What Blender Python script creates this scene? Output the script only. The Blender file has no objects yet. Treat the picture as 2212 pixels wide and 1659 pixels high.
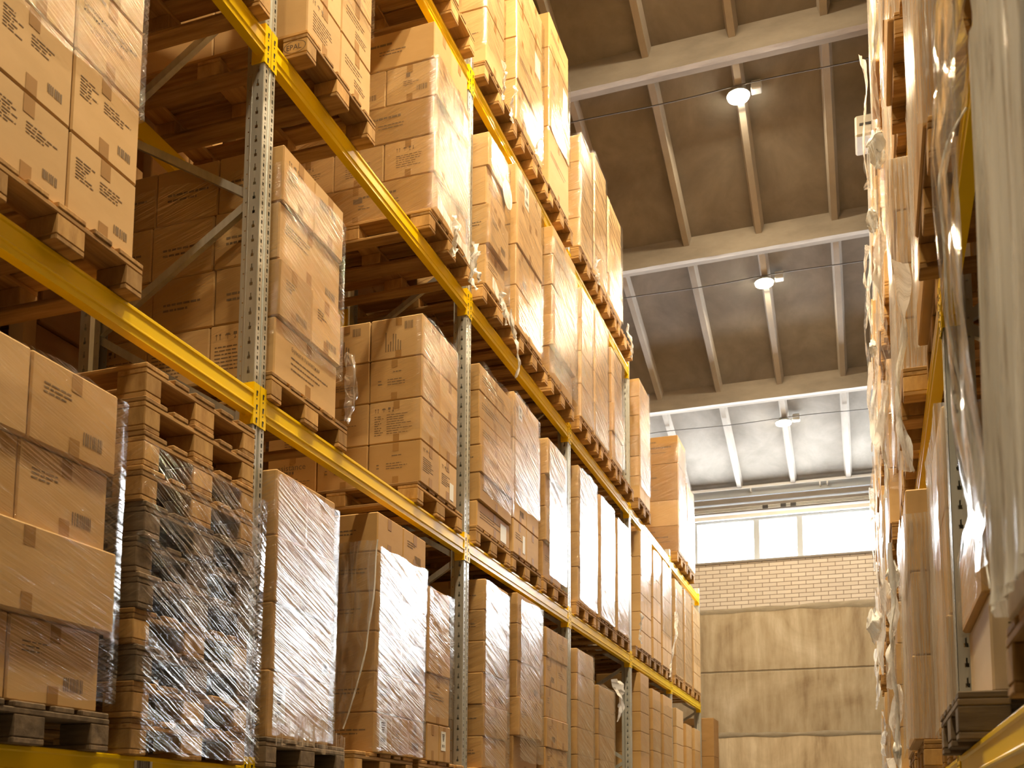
import bpy, math, random
from mathutils import Vector, Matrix, noise
C = bpy.context.scene.collection
PI = math.pi
EYE = 1.55                       # eye height above the floor; heights below are given from the eye and shifted by EYE
rnd = random.Random(11)

# ------------------------------------------------------------------ materials
def nt(name):
    m = bpy.data.materials.new(name); m.use_nodes = True
    t = m.node_tree; t.nodes.clear()
    out = t.nodes.new('ShaderNodeOutputMaterial')
    return m, t, out
def N(t, kind, **kw):
    n = t.nodes.new(kind)
    for k, v in kw.items():
        if k.startswith('i_'):
            key = k[2:]
            key = int(key) if key.isdigit() else key.replace('_', ' ')
            n.inputs[key].default_value = v
        else: setattr(n, k, v)
    return n
def L(t, a, ai, b, bi): t.links.new(a.outputs[ai], b.inputs[bi])
def mapping(t, scale, coord='Object', rot=(0, 0, 0)):
    tc = N(t, 'ShaderNodeTexCoord'); mp = N(t, 'ShaderNodeMapping')
    mp.inputs['Scale'].default_value = scale; mp.inputs['Rotation'].default_value = rot
    L(t, tc, coord, mp, 'Vector'); return mp
def ramp(t, stops):
    r = N(t, 'ShaderNodeValToRGB'); e = r.color_ramp.elements
    e[0].position, e[0].color = stops[0][0], (*stops[0][1], 1)
    e[1].position, e[1].color = stops[-1][0], (*stops[-1][1], 1)
    for p, c in stops[1:-1]:
        x = e.new(p); x.color = (*c, 1)
    return r
def simple(name, col, rough=.6, metal=0., spec=.5):
    m, t, o = nt(name)
    b = N(t, 'ShaderNodeBsdfPrincipled', i_Base_Color=(*col, 1), i_Roughness=rough, i_Metallic=metal)
    b.inputs['Specular IOR Level'].default_value = spec
    L(t, b, 0, o, 0); return m
def mottled(name, c1, c2, scale=(4, 4, 4), rough=.8, detail=6, bump=0., metal=0., rand=0., coord='Object', spec=.3, distort=0.):
    m, t, o = nt(name)
    mp = mapping(t, scale, coord)
    nz = N(t, 'ShaderNodeTexNoise', i_Scale=1., i_Detail=detail, i_Roughness=.62, i_Distortion=distort)
    L(t, mp, 0, nz, 'Vector')
    r = ramp(t, [(.3, c1), (.7, c2)]); L(t, nz, 'Fac', r, 'Fac')
    b = N(t, 'ShaderNodeBsdfPrincipled', i_Roughness=rough, i_Metallic=metal)
    b.inputs['Specular IOR Level'].default_value = spec
    src = r
    if rand:
        oi = N(t, 'ShaderNodeObjectInfo')
        mr = N(t, 'ShaderNodeMapRange', i_3=1 - rand, i_4=1 + rand * .6)
        L(t, oi, 'Random', mr, 0)
        hs = N(t, 'ShaderNodeHueSaturation'); L(t, mr, 0, hs, 'Value'); L(t, r, 0, hs, 'Color')
        ad = N(t, 'ShaderNodeVectorMath', operation='ADD')
        sc = N(t, 'ShaderNodeMath', operation='MULTIPLY', i_1=37.); L(t, oi, 'Random', sc, 0)
        tc = mp.inputs['Vector'].links[0].from_node
        L(t, tc, coord, ad, 0); L(t, sc, 0, ad, 1); L(t, ad, 0, mp, 'Vector')
        src = hs
    L(t, src, 0, b, 'Base Color')
    if bump:
        bp = N(t, 'ShaderNodeBump', i_Strength=bump, i_Distance=.01); L(t, nz, 'Fac', bp, 'Height'); L(t, bp, 0, b, 'Normal')
    L(t, b, 0, o, 0); return m
M = {}
M['kraft'] = mottled('cardboard_kraft', (.49, .29, .105), (.55, .335, .13), (3, 3, 9), .72, 5, rand=.13)
M['buff'] = mottled('cardboard_buff', (.56, .355, .15), (.62, .40, .18), (3, 3, 8), .72, 5, rand=.11)
M['brown'] = mottled('cardboard_brown', (.37, .205, .07), (.43, .245, .09), (3, 3, 9), .72, 5, rand=.13)
M['pale'] = mottled('cardboard_pale', (.62, .48, .32), (.68, .53, .36), (3, 3, 9), .7, 5, rand=.08)
M['tape'] = simple('packing_tape_tan', (.37, .20, .065), .6, 0., .12)
M['ink'] = simple('printing_ink', (.07, .045, .03), .8)
M['paleink'] = simple('faded_printing_ink', (.20, .13, .07), .8)
M['paper'] = simple('white_sticker_paper', (.78, .77, .72), .6)
M['woodx'] = mottled('pallet_wood', (.27, .135, .04), (.56, .33, .115), (2.2, 26, 26), .85, 5, .25, rand=.32)
M['woody'] = mottled('pallet_wood_cross', (.27, .14, .045), (.54, .32, .115), (26, 2.2, 26), .85, 5, .25, rand=.32)
M['block'] = mottled('pallet_block_wood', (.34, .18, .055), (.62, .38, .14), (14, 14, 5), .88, 5, .3, rand=.28)
M['grey_wood'] = mottled('weathered_pallet_wood', (.12, .085, .055), (.28, .20, .125), (3, 22, 22), .9, 5, .3, rand=.3)
M['steel'] = mottled('galvanised_steel', (.46, .47, .44), (.62, .63, .60), (18, 18, 2.5), .42, 4, metal=.75)
M['yellow'] = mottled('yellow_beam_paint', (.88, .58, .0), (.92, .63, .001), (5, 2, 9), .34, 4, spec=.2)
M['hook'] = simple('dark_hook_slots', (.035, .022, .012), .6)
M['concrete_ceiling'] = mottled('ceiling_concrete', (.165, .145, .12), (.275, .247, .215), (1.6, 1.1, 2), .9, 9, .15, coord='Object', distort=.4)
M['rib'] = mottled('rib_concrete', (.31, .28, .245), (.42, .38, .335), (3, 1, 3), .85, 6, .1)
M['beam_concrete'] = mottled('beam_concrete', (.21, .18, .15), (.31, .27, .225), (1.4, 3, 4), .9, 8, .2)
M['pale_edge'] = mottled('beam_edge_plaster', (.36, .32, .275), (.48, .43, .37), (3, 9, 9), .85, 8, .4)
M['panel'] = mottled('wall_panel_concrete', (.40, .315, .20), (.57, .475, .325), (1.3, 1, .8), .9, 9, .12, distort=.5)
M['mortar'] = mottled('wall_seam_mortar', (.26, .215, .155), (.40, .34, .255), (3, 3, 9), .95, 8, .5)
M['floor'] = mottled('floor_concrete', (.12, .11, .095), (.18, .165, .145), (.8, .8, .8), .6, 7)
M['plain_wall'] = mottled('side_wall_plaster', (.13, .11, .085), (.18, .155, .12), (.6, .6, .6), .9, 6)
M['white_metal'] = simple('white_painted_metal', (.80, .79, .76), .4)
M['grey_metal'] = simple('grey_painted_metal', (.42, .45, .48), .45)
M['taupe'] = mottled('taupe_plaster', (.22, .19, .165), (.28, .245, .21), (2, 2, 6), .8, 6)
M['housing'] = simple('lamp_housing_grey', (.55, .54, .50), .45)
M['cable'] = simple('dark_cable', (.10, .09, .08), .6)
M['heater'] = mottled('heater_casing', (.42, .37, .31), (.5, .45, .38), (6, 6, 6), .6, 5)
M['dark'] = simple('dark_plastic', (.035, .03, .028), .6)
def emit(name, col, s):
    m, t, o = nt(name); e = N(t, 'ShaderNodeEmission', i_Color=(*col, 1), i_Strength=s); L(t, e, 0, o, 0); return m
M['lens'] = emit('lamp_lens_glow', (1., .90, .66), 60.)
# glass
m, t, o = nt('window_glass'); tr = N(t, 'ShaderNodeBsdfTransparent', i_Color=(.97, .98, .98, 1)); gl = N(t, 'ShaderNodeBsdfGlossy', i_Roughness=.02)
mx = N(t, 'ShaderNodeMixShader', i_Fac=.05); L(t, tr, 0, mx, 1); L(t, gl, 0, mx, 2); L(t, mx, 0, o, 0); M['glass'] = m
# brick (object x across, z up)
m, t, o = nt('pale_brick')
tc = N(t, 'ShaderNodeTexCoord'); sx = N(t, 'ShaderNodeSeparateXYZ'); cx = N(t, 'ShaderNodeCombineXYZ')
L(t, tc, 'Object', sx, 0); L(t, sx, 'X', cx, 'X'); L(t, sx, 'Z', cx, 'Y')
bk = N(t, 'ShaderNodeTexBrick', i_Color1=(.60, .53, .46, 1), i_Color2=(.68, .61, .535, 1), i_Mortar=(.27, .205, .16, 1), i_Scale=1., i_Mortar_Size=.007, i_Brick_Width=.262, i_Row_Height=.0775, i_Bias=-.1)
bk.inputs['Mortar Smooth'].default_value = .15
L(t, cx, 0, bk, 'Vector')
b = N(t, 'ShaderNodeBsdfPrincipled', i_Roughness=.85); L(t, bk, 'Color', b, 'Base Color')
bp = N(t, 'ShaderNodeBump', i_Strength=.6, i_Distance=.006, invert=True); L(t, bk, 'Fac', bp, 'Height'); L(t, bp, 0, b, 'Normal'); L(t, b, 0, o, 0); M['brick'] = m
# concrete panel wall with vertical streaking
m, t, o = nt('wall_panel_streaked')
mp = mapping(t, (5., 1., .7)); n1 = N(t, 'ShaderNodeTexNoise', i_Scale=1., i_Detail=9., i_Roughness=.65); L(t, mp, 0, n1, 'Vector')
mp2 = mapping(t, (.8, 1, .9)); n2 = N(t, 'ShaderNodeTexNoise', i_Scale=1., i_Detail=8., i_Roughness=.6, i_Distortion=.8); L(t, mp2, 0, n2, 'Vector')
av = N(t, 'ShaderNodeMath', operation='ADD'); L(t, n1, 'Fac', av, 0); L(t, n2, 'Fac', av, 1)
hf = N(t, 'ShaderNodeMath', operation='MULTIPLY', i_1=.5); L(t, av, 0, hf, 0)
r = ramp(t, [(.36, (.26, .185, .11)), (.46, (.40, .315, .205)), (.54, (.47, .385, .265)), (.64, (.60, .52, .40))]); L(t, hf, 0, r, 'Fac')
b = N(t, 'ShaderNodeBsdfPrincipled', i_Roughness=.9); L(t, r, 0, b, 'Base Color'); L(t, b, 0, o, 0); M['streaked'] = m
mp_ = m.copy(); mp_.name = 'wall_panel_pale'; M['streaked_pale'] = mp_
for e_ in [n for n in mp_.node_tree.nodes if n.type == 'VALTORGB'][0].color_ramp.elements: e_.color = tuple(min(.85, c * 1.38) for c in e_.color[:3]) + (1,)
# stretch film: clear, with shine that breaks up along the stretch lines
def film_mat(name, lines=1., base=.05, top=.55, rough=.16, bump=.5, tilt=.28, milk=0., vertical=False, dist=.006, s0=.47, s1=.61, lo=.06):
    m, t, o = nt(name)
    tc = N(t, 'ShaderNodeTexCoord'); s = N(t, 'ShaderNodeSeparateXYZ'); L(t, tc, 'Object', s, 0)
    u = N(t, 'ShaderNodeMath', operation='SUBTRACT'); L(t, s, 'Y', u, 0); L(t, s, 'X', u, 1)
    tl = N(t, 'ShaderNodeMath', operation='MULTIPLY', i_1=tilt); L(t, u, 0, tl, 0)
    v = N(t, 'ShaderNodeMath', operation='ADD'); L(t, s, 'Z', v, 0); L(t, tl, 0, v, 1)
    cu = N(t, 'ShaderNodeMath', operation='MULTIPLY', i_1=60. * lines if vertical else 3.2); L(t, u, 0, cu, 0)
    cv = N(t, 'ShaderNodeMath', operation='MULTIPLY', i_1=2.2 if vertical else 120. * lines); L(t, v, 0, cv, 0)
    oi = N(t, 'ShaderNodeObjectInfo'); oz = N(t, 'ShaderNodeMath', operation='MULTIPLY', i_1=91.); L(t, oi, 'Random', oz, 0)
    cb = N(t, 'ShaderNodeCombineXYZ'); L(t, cu, 0, cb, 0); L(t, cv, 0, cb, 1); L(t, oz, 0, cb, 2)
    n1 = N(t, 'ShaderNodeTexNoise', i_Scale=1., i_Detail=5., i_Roughness=.62, i_Distortion=.6); L(t, cb, 0, n1, 'Vector')
    big = N(t, 'ShaderNodeCombineXYZ'); L(t, u, 0, big, 0); L(t, s, 'Z', big, 1); L(t, oz, 0, big, 2)
    n2 = N(t, 'ShaderNodeTexNoise', i_Scale=3.2, i_Detail=3.); L(t, big, 0, n2, 'Vector')
    bp = N(t, 'ShaderNodeBump', i_Strength=bump, i_Distance=dist); L(t, n1, 'Fac', bp, 'Height')
    bp2 = N(t, 'ShaderNodeBump', i_Strength=.22, i_Distance=.05); L(t, n2, 'Fac', bp2, 'Height'); L(t, bp2, 0, bp, 'Normal')
    gl = N(t, 'ShaderNodeBsdfGlossy', i_Roughness=rough, i_Color=(.97, .97, .97, 1)); L(t, bp, 0, gl, 'Normal')
    tr = N(t, 'ShaderNodeBsdfTransparent', i_Color=(.97, .965, .95, 1))
    lw = N(t, 'ShaderNodeLayerWeight', i_Blend=.32); L(t, bp, 0, lw, 'Normal')
    mr = N(t, 'ShaderNodeMapRange', i_1=.0, i_2=1., i_3=base, i_4=top); L(t, lw, 'Facing', mr, 0)
    st = N(t, 'ShaderNodeMapRange', i_1=s0, i_2=s1, i_3=lo, i_4=1.8); L(t, n1, 'Fac', st, 0)
    mu = N(t, 'ShaderNodeMath', operation='MULTIPLY', use_clamp=True); L(t, mr, 0, mu, 0); L(t, st, 0, mu, 1)
    mx = N(t, 'ShaderNodeMixShader'); L(t, mu, 0, mx, 0); L(t, tr, 0, mx, 1); L(t, gl, 0, mx, 2)
    last = mx
    if milk:
        df = N(t, 'ShaderNodeBsdfDiffuse', i_Color=(.93, .93, .92, 1)); tl2 = N(t, 'ShaderNodeBsdfTranslucent', i_Color=(.88, .88, .87, 1))
        ad = N(t, 'ShaderNodeMixShader', i_Fac=.5 if milk < .5 else .2); L(t, df, 0, ad, 1); L(t, tl2, 0, ad, 2)
        m2 = N(t, 'ShaderNodeMixShader')
        sm = N(t, 'ShaderNodeMapRange', i_1=.36, i_2=.7, i_3=milk * .3, i_4=milk * 1.7); L(t, n1, 'Fac', sm, 0); L(t, sm, 0, m2, 0)
        L(t, mx, 0, m2, 1); L(t, ad, 0, m2, 2); last = m2
    L(t, last, 0, o, 0); return m
M['film'] = film_mat('stretch_film', 1.5, .02, .55, .12, .6, .28, .006, False, .0022)
M['film_heavy'] = film_mat('stretch_film_many_layers', 1.7, .06, .9, .14, .65, .34, .012, False, .0042, .46, .60, .12)
M['film_right'] = film_mat('film_edges_painted_glint', 1.2, .10, .9, .16, .65, .3, .34, True, .004)  # milky white streaks painted in for window light caught at the film edges
M['film_stack'] = film_mat('stretch_film_over_pallets', .9, .02, .9, .12, .65, .5, .004, False, .0045, .50, .62, .03)
M['film_loose'] = film_mat('loose_film', .6, .12, .9, .1, .55, 1.2, .13, True, .010)
M['film_white'] = film_mat('bunched_film', .5, .12, .8, .16, .7, .2, 1., True)
M['film_veil'] = film_mat('film_veil', .35, .06, .75, .10, .5, .2, .12, True)

# ------------------------------------------------------------------ mesh helpers
class MB:
    def __init__(s): s.v = []; s.f = []; s.sm = []
    def quad(s, *p, smooth=False):
        i = len(s.v); s.v += [tuple(q) for q in p]; s.f.append(tuple(range(i, i + len(p)))); s.sm.append(smooth)
    def box(s, x0, x1, y0, y1, z0, z1, c=0.):
        if c <= 0:
            i = len(s.v)
            s.v += [(x, y, z) for z in (z0, z1) for y in (y0, y1) for x in (x0, x1)]
            for f in ((0, 2, 3, 1), (4, 5, 7, 6), (0, 1, 5, 4), (2, 6, 7, 3), (0, 4, 6, 2), (1, 3, 7, 5)):
                s.f.append(tuple(i + k for k in f)); s.sm.append(False)
            return
        P = {}
        ax = ((x0, x1), (y0, y1), (z0, z1))
        for sx in (0, 1):
            for sy in (0, 1):
                for sz in (0, 1):
                    sg = (sx, sy, sz)
                    for a in range(3):
                        q = []
                        for k in range(3):
                            e = ax[k][sg[k]]
                            q.append(e if k == a else e + (c if sg[k] == 0 else -c))
                        P[(sg, a)] = len(s.v); s.v.append(tuple(q))
        def add(ids):
            n = [Vector(s.v[i]) for i in ids]
            cen = sum(n, Vector()) / len(n); mid = Vector(((x0 + x1) / 2, (y0 + y1) / 2, (z0 + z1) / 2))
            if (n[1] - n[0]).cross(n[2] - n[1]).dot(cen - mid) < 0: ids = ids[::-1]
            s.f.append(tuple(ids)); s.sm.append(False)
        for a in range(3):
            b, d = [k for k in range(3) if k != a]
            for e in (0, 1):
                ids = []
                for (p, q) in ((0, 0), (1, 0), (1, 1), (0, 1)):
                    g = [0, 0, 0]; g[a] = e; g[b] = p; g[d] = q; ids.append(P[(tuple(g), a)])
                add(ids)
            for p in (0, 1):
                for q in (0, 1):
                    g0 = [0, 0, 0]; g0[b] = p; g0[d] = q; g1 = list(g0); g1[a] = 1
                    g0, g1 = tuple(g0), tuple(g1)
                    add([P[(g0, b)], P[(g1, b)], P[(g1, d)], P[(g0, d)]])
        for sx in (0, 1):
            for sy in (0, 1):
                for sz in (0, 1):
                    add([P[((sx, sy, sz), a)] for a in range(3)])
    def prism(s, prof, axis, a0, a1, cap=True):           # prof: list of (p,q) in the other two axes
        def pt(p, q, a):
            return {0: (a, p, q), 1: (p, a, q), 2: (p, q, a)}[axis]
        n = len(prof); i = len(s.v)
        s.v += [pt(p, q, a0) for p, q in prof] + [pt(p, q, a1) for p, q in prof]
        for k in range(n):
            l = (k + 1) % n; s.f.append((i + k, i + l, i + n + l, i + n + k)); s.sm.append(False)
        if cap:
            s.f.append(tuple(range(i + n - 1, i - 1, -1))); s.sm.append(False); s.f.append(tuple(range(i + n, i + 2 * n))); s.sm.append(False)
    def tube(s, pts, r, n=8, cap=True):
        pts = [Vector(p) for p in pts]; rings = []
        up = Vector((0, 0, 1)); 
        for k, p in enumerate(pts):
            d = (pts[min(k + 1, len(pts) - 1)] - pts[max(k - 1, 0)]).normalized()
            a = d.cross(up if abs(d.z) < .9 else Vector((1, 0, 0))).normalized(); b = d.cross(a)
            i = len(s.v); rr = r[k] if isinstance(r, (list, tuple)) else r
            for j in range(n):
                t = 2 * PI * j / n; s.v.append(tuple(p + (a * math.cos(t) + b * math.sin(t)) * rr))
            rings.append(i)
        for k in range(len(rings) - 1):
            for j in range(n):
                l = (j + 1) % n; s.f.append((rings[k] + j, rings[k] + l, rings[k + 1] + l, rings[k + 1] + j)); s.sm.append(True)
        if cap:
            s.f.append(tuple(rings[0] + j for j in range(n))); s.sm.append(False)
            s.f.append(tuple(rings[-1] + n - 1 - j for j in range(n))); s.sm.append(False)
    def grid(s, fn, nu, nv, smooth=True):
        i = len(s.v)
        for a in range(nu + 1):
            for b in range(nv + 1): s.v.append(tuple(fn(a / nu, b / nv)))
        w = nv + 1
        for a in range(nu):
            for b in range(nv):
                s.f.append((i + a * w + b, i + (a + 1) * w + b, i + (a + 1) * w + b + 1, i + a * w + b + 1)); s.sm.append(smooth)
    def mesh(s, name):
        me = bpy.data.meshes.new(name); me.from_pydata(s.v, [], s.f)
        me.polygons.foreach_set('use_smooth', s.sm); me.update(); return me
def obj(name, mb, mat, parent=None, loc=None):
    me = mb.mesh(name) if isinstance(mb, MB) else mb
    if mat and not me.materials: me.materials.append(M[mat] if isinstance(mat, str) else mat)
    o = bpy.data.objects.new(name, me); C.objects.link(o)
    if parent: o.parent = parent
    if loc: o.location = loc
    return o
def empty(name, loc):
    o = bpy.data.objects.new(name, None); C.objects.link(o); o.location = loc; o.empty_display_size = .1; return o
USED = {}
def tag(o, label, cat, group=None):
    w = label.split()
    if len(w) > 16: print('LONG LABEL', len(w), label)
    if label in USED: print('DUP LABEL', label)
    USED[label] = 1
    o['label'] = label; o['category'] = cat
    if group: o['group'] = group
    return o
def struct(name, mb, mat, parent=None):
    o = obj(name, mb, mat, parent)
    if not parent: o['kind'] = 'structure'
    return o
def copy_tree(src, loc):
    r = src.copy(); C.objects.link(r); r.location = loc
    for ch in src.children:
        c = ch.copy(); C.objects.link(c); c.parent = r
        for g in ch.children:
            d = g.copy(); C.objects.link(d); d.parent = c
    return r
def z_(h): return h + EYE

# ------------------------------------------------------------------ layout numbers
XL, XR = -2.76, .31                       # aisle faces of the two rack rows
Y0, BAY = 4.325, 2.8
PT = {1: .2976, 2: 2.1092, 3: 3.9849, 4: 5.80}       # tops of the beam connectors above the eye
BT = {k: v - .045 for k, v in PT.items()}            # tops of the beams
def UY(k): return Y0 + BAY * k                        # far edge of upright k
S_ROOF, Z_ROOF, YW = .279, 6.40, 20.
def roofz(y): return z_(Z_ROOF + S_ROOF * (YW - y))
BAYN = {-1: 'first', 0: 'second', 1: 'third', 2: 'fourth', 3: 'fifth', 4: 'last'}
LEVN = {1: 'lowest', 2: 'second', 3: 'third', 4: 'top'}

# ------------------------------------------------------------------ the hall
XA, XB, YA = -7.2, 4.4, -6.
b = MB(); b.box(XA - .2, XB + .2, YA - .2, YW + .3, -.2, 0); struct('floor', b, 'floor')
b = MB(); b.box(XA - .25, XA, YA, YW, 0, 16); struct('wall_left', b, 'plain_wall')
b = MB(); b.box(XB, XB + .25, YA, YW, 0, 16); struct('wall_right', b, 'plain_wall')
b = MB(); b.box(XA - .25, XB + .25, YA - .25, YA, 0, 16); struct('wall_back', b, 'plain_wall')
WB, WT = z_(4.945), z_(5.79)                # the window band in the end wall
wf = MB()
zs = [z_(-1.55), z_(-.73), z_(.47), z_(1.63), z_(2.83), z_(4.02)]
wf.box(XA, XB, YW, YW + .3, zs[-2] + .012, zs[-1] - .012, .012)
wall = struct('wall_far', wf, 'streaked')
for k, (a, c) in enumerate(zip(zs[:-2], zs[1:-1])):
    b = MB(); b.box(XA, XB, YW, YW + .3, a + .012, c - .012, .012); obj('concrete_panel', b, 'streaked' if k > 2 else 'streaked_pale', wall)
b = MB(); b.box(XA, XB, YW + .02, YW + .28, 0.01, zs[-1]); obj('joint_fill', b, 'mortar', wall)
for zc, h in ((z_(4.0), .075), (z_(1.64), .055)):
    b = MB()
    n = 120
    prof = []
    def fn(u, v):
        x = XA + (XB - XA) * u
        w = h * (.75 + .5 * noise.noise((x * 2.1, zc, v * .5)))
        return (x, YW - .004 - .012 * math.sin(PI * v), zc + (v - .5) * 2 * w)
    b.grid(fn, n, 6); obj('mortar_band', b, 'mortar', wall)
b = MB(); b.box(XA, XB, YW + .01, YW + .3, z_(4.02), WB); obj('brick_band', b, 'brick', wall)
SLITS = [(5.865, 5.91), (6.055, 6.095), (6.188, 6.21)]        # narrow glazed strips above the window
prev = WT - EYE
for k, (q0, q1) in enumerate(SLITS + [(7.2, 7.3)]):
    b = MB(); b.box(XA, XB, YW + .03, YW + .3, z_(prev), z_(q0)); obj('lintel_band', b, ('white_metal', 'taupe', 'taupe', 'grey_metal')[k], wall)
    prev = q1
b = MB()
for q in (5.93, 5.955, 5.98): b.box(XA, XB, YW - .0, YW + .029, z_(q), z_(q + .009))
obj('cornice_lines', b, 'white_metal', wall)
b = MB(); b.box(XA, XB, YW - .03, YW + .029, z_(6.37), z_(6.44)); obj('eaves_band', b, 'beam_concrete', wall)
for x in (-1.42, -1.75, -1.24, 0.4, -3.3):
    b = MB(); b.box(x - .05, x + .05, YW - .015, YW - .001, z_(5.925), z_(5.985)); obj('vent_slot', b, 'dark', wall)
for k, (q0, q1) in enumerate(SLITS):
    b = MB(); b.box(XA, XB, YW + .145, YW + .151, z_(q0), z_(q1)); struct('window_%d' % (k + 2), b, 'glass')
# window: frame with mullions and panes
mull = [-6.1, -5.3, -3.95, -3.1, -1.93, -1.14, .52, 1.3, 2.9, 3.7]
b = MB()
b.box(XA, XB, YW + .1, YW + .2, WB, WB + .05); b.box(XA, XB, YW + .1, YW + .2, WT - .055, WT)
for x in mull: b.box(x - .055, x + .055, YW + .1, YW + .2, WB + .05, WT - .055)
win = struct('window_1', b, 'grey_metal')
ed = [XA] + mull + [XB]
for a, c in zip(ed[:-1], ed[1:]):
    b = MB(); b.box(a + .055, c - .055, YW + .145, YW + .151, WB + .05, WT - .055); obj('pane', b, 'glass', win)
b = MB(); b.box(XA, XB, YW - .03, YW + .32, WB - .03, WB + .002); obj('window_sill', b, 'taupe', win)
# the sloping ceiling with its cross beams and ribs
b = MB(); th = .35
i = len(b.v)
b.v += [(XA - .3, YA - .3, roofz(YA - .3)), (XB + .3, YA - .3, roofz(YA - .3)), (XB + .3, YW + .4, roofz(YW + .4)), (XA - .3, YW + .4, roofz(YW + .4))]
b.v += [(x, y, z + th) for x, y, z in b.v[:4]]
b.f += [(3, 2, 1, 0), (4, 5, 6, 7), (0, 1, 5, 4), (1, 2, 6, 5), (2, 3, 7, 6), (3, 0, 4, 7)]; b.sm += [False] * 6
ceil = struct('ceiling', b, 'concrete_ceiling')
BY = [-6.0, -3.1, -.25, 2.55, 5.4, 8.3, 11.16, 13.95, 17.06, 19.8]     # near faces of the cross beams
for k, y in enumerate(BY[:-1]):
    zt = roofz(y) + .05; zb = roofz(y) - .33
    b = MB(); b.box(XA, XB, y, y + .17, zb, zt); o_ = obj('cross_beam', b, 'beam_concrete', ceil)
    b = MB()
    def fn(u, v, y=y, zb=zb):
        x = XA + (XB - XA) * u
        return (x, y - .012 + .09 * v + .008 * noise.noise((x * 5, y, v)), zb - .004 - .01 * abs(noise.noise((x * 3, v, y))))
    b.grid(fn, 90, 3); obj('plaster_edge', b, 'pale_edge', o_)
    b = MB(); b.box(XA, XB, y + .17, y + .30, roofz(y + .17) - .06, roofz(y + .17) + .05); obj('beam_ledge', b, 'beam_concrete', o_)
RX = [-.245 + .98 * k for k in range(-7, 5)]
for y0, y1 in zip(BY[:-1], BY[1:]):
    for x in RX:
        if x < XA + .1 or x > XB - .1: continue
        b = MB()
        a0, a1 = y0 + .30, y1 - (0 if y1 < 19 else -.1)
        pr = [(-.075, .02), (.075, .02), (.038, -.15), (-.038, -.15)]
        ii = len(b.v)
        for yy in (a0, a1):
            for px, pz in pr: b.v.append((x + px, yy, roofz(yy) + pz * (1 if pz > 0 else .8)))
        for k in range(4):
            l = (k + 1) % 4; b.f.append((ii + k, ii + 4 + k, ii + 4 + l, ii + l)); b.sm.append(False)
        b.f.append((0, 1, 2, 3)); b.f.append((7, 6, 5, 4)); b.sm += [False] * 2
        obj('rib', b, 'rib', ceil)
# pipe under the eaves
b = MB(); b.tube([(XA, YW - .12, z_(6.335)), (XB, YW - .12, z_(6.335))], .026, 10)
pipe = obj('wall_mounted_pipe', b, 'white_metal'); tag(pipe, 'long white pipe running along the end wall above the window', 'pipe')
b = MB()
for x in (-2.0, -.75, -.62, .9, -3.6, 2.4, -5.2):
    b = MB(); b.box(x - .012, x + .012, YW - .125, YW + .03, z_(6.26), z_(6.315)); obj('pipe_bracket', b, 'white_metal', pipe)
# lamps on cables
LY = [-3.0, 0.1, 2.9, 5.7, 8.75, 11.85, 14.8, 18.0]
seen = {11.85: 'nearest of the three glowing round lamps on the ceiling', 14.8: 'middle one of the three glowing round lamps on the ceiling', 18.0: 'farthest of the three glowing round lamps, close to the end window'}
for k, y in enumerate(LY):
    x = -1.24; low = y < 6.5
    zc = z_(9.0 if y > 5 else 7.5) if low else roofz(y) - .175
    rod = roofz(y) - zc + .05
    lamp = empty('ceiling_lamp', (x, y, zc))
    tag(lamp, seen.get(y, 'round lamp under the ceiling, number %s from the back wall' % ('one two three four five'.split()[k] if k < 5 else '')), 'lamp', 'round ceiling lamps over the aisle')
    b = MB(); b.tube([(0, 0, .02), (0, 0, .035), (0, 0, .06), (0, 0, .12)], [.135, .135, .10, .05], 24); obj('housing', b, 'housing', lamp)
    b = MB(); b.tube([(0, 0, -.006), (0, 0, .019)], .122, 24); obj('lens', b, 'lens', lamp)
    b = MB(); b.box(.15, .27, -.07, .05, .02, .13, .01); jb = obj('junction_box', b, 'housing', lamp)
    b = MB(); b.tube([(0, 0, .11), (0, 0, rod)], .012, 8); obj('hanger', b, 'housing', lamp)
    ld = bpy.data.lights.new('lamp_light', 'AREA'); ld.shape = 'DISK'; ld.size = .24; ld.energy = {-3.0: 50., 0.1: 80., 2.9: 140., 5.7: 480., 8.75: 150., 11.85: 125., 14.8: 110., 18.0: 30.}[y]; ld.color = (1., .80, .50)
    lo = bpy.data.objects.new('lamp_light', ld); C.objects.link(lo); lo.parent = lamp; lo.location = (0, 0, -.012)
    if y > 7:
        b = MB()
        pts = [(XA + (XB - XA) * j / 40, y - .14, roofz(y - .14) - .17 - .012 * math.sin(j * .8)) for j in range(41)]
        b.tube(pts, .007, 6); cb = obj('power_cable', b, 'cable')
        tag(cb, 'thin cable strung across the ribs, feeding the %s ceiling lamp' % {8.75: 'fifth', 11.85: 'nearest visible', 14.8: 'middle visible', 18.0: 'farthest visible'}[y], 'cable', 'cables under the ceiling')
# the unit by the right-hand racks
h = empty('ceiling_heater', (.42, 12.35, roofz(12.35) - .62)); tag(h, 'boxy beige unit hung under the ceiling beside the right-hand racks', 'heater')
b = MB(); b.box(-.38, .42, -.2, .2, 0, .26, .02); hb = obj('casing', b, 'heater', h)
b = MB()
b.box(-.33, .37, -.206, -.198, .12, .15)
obj('louvre', b, 'dark', h)
b = MB(); b.tube([(-.25, 0, .25), (-.25, 0, .63)], .012, 8); b.tube([(.3, 0, .25), (.3, 0, .63)], .012, 8); obj('hanger_rod', b, 'housing', h)

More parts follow.
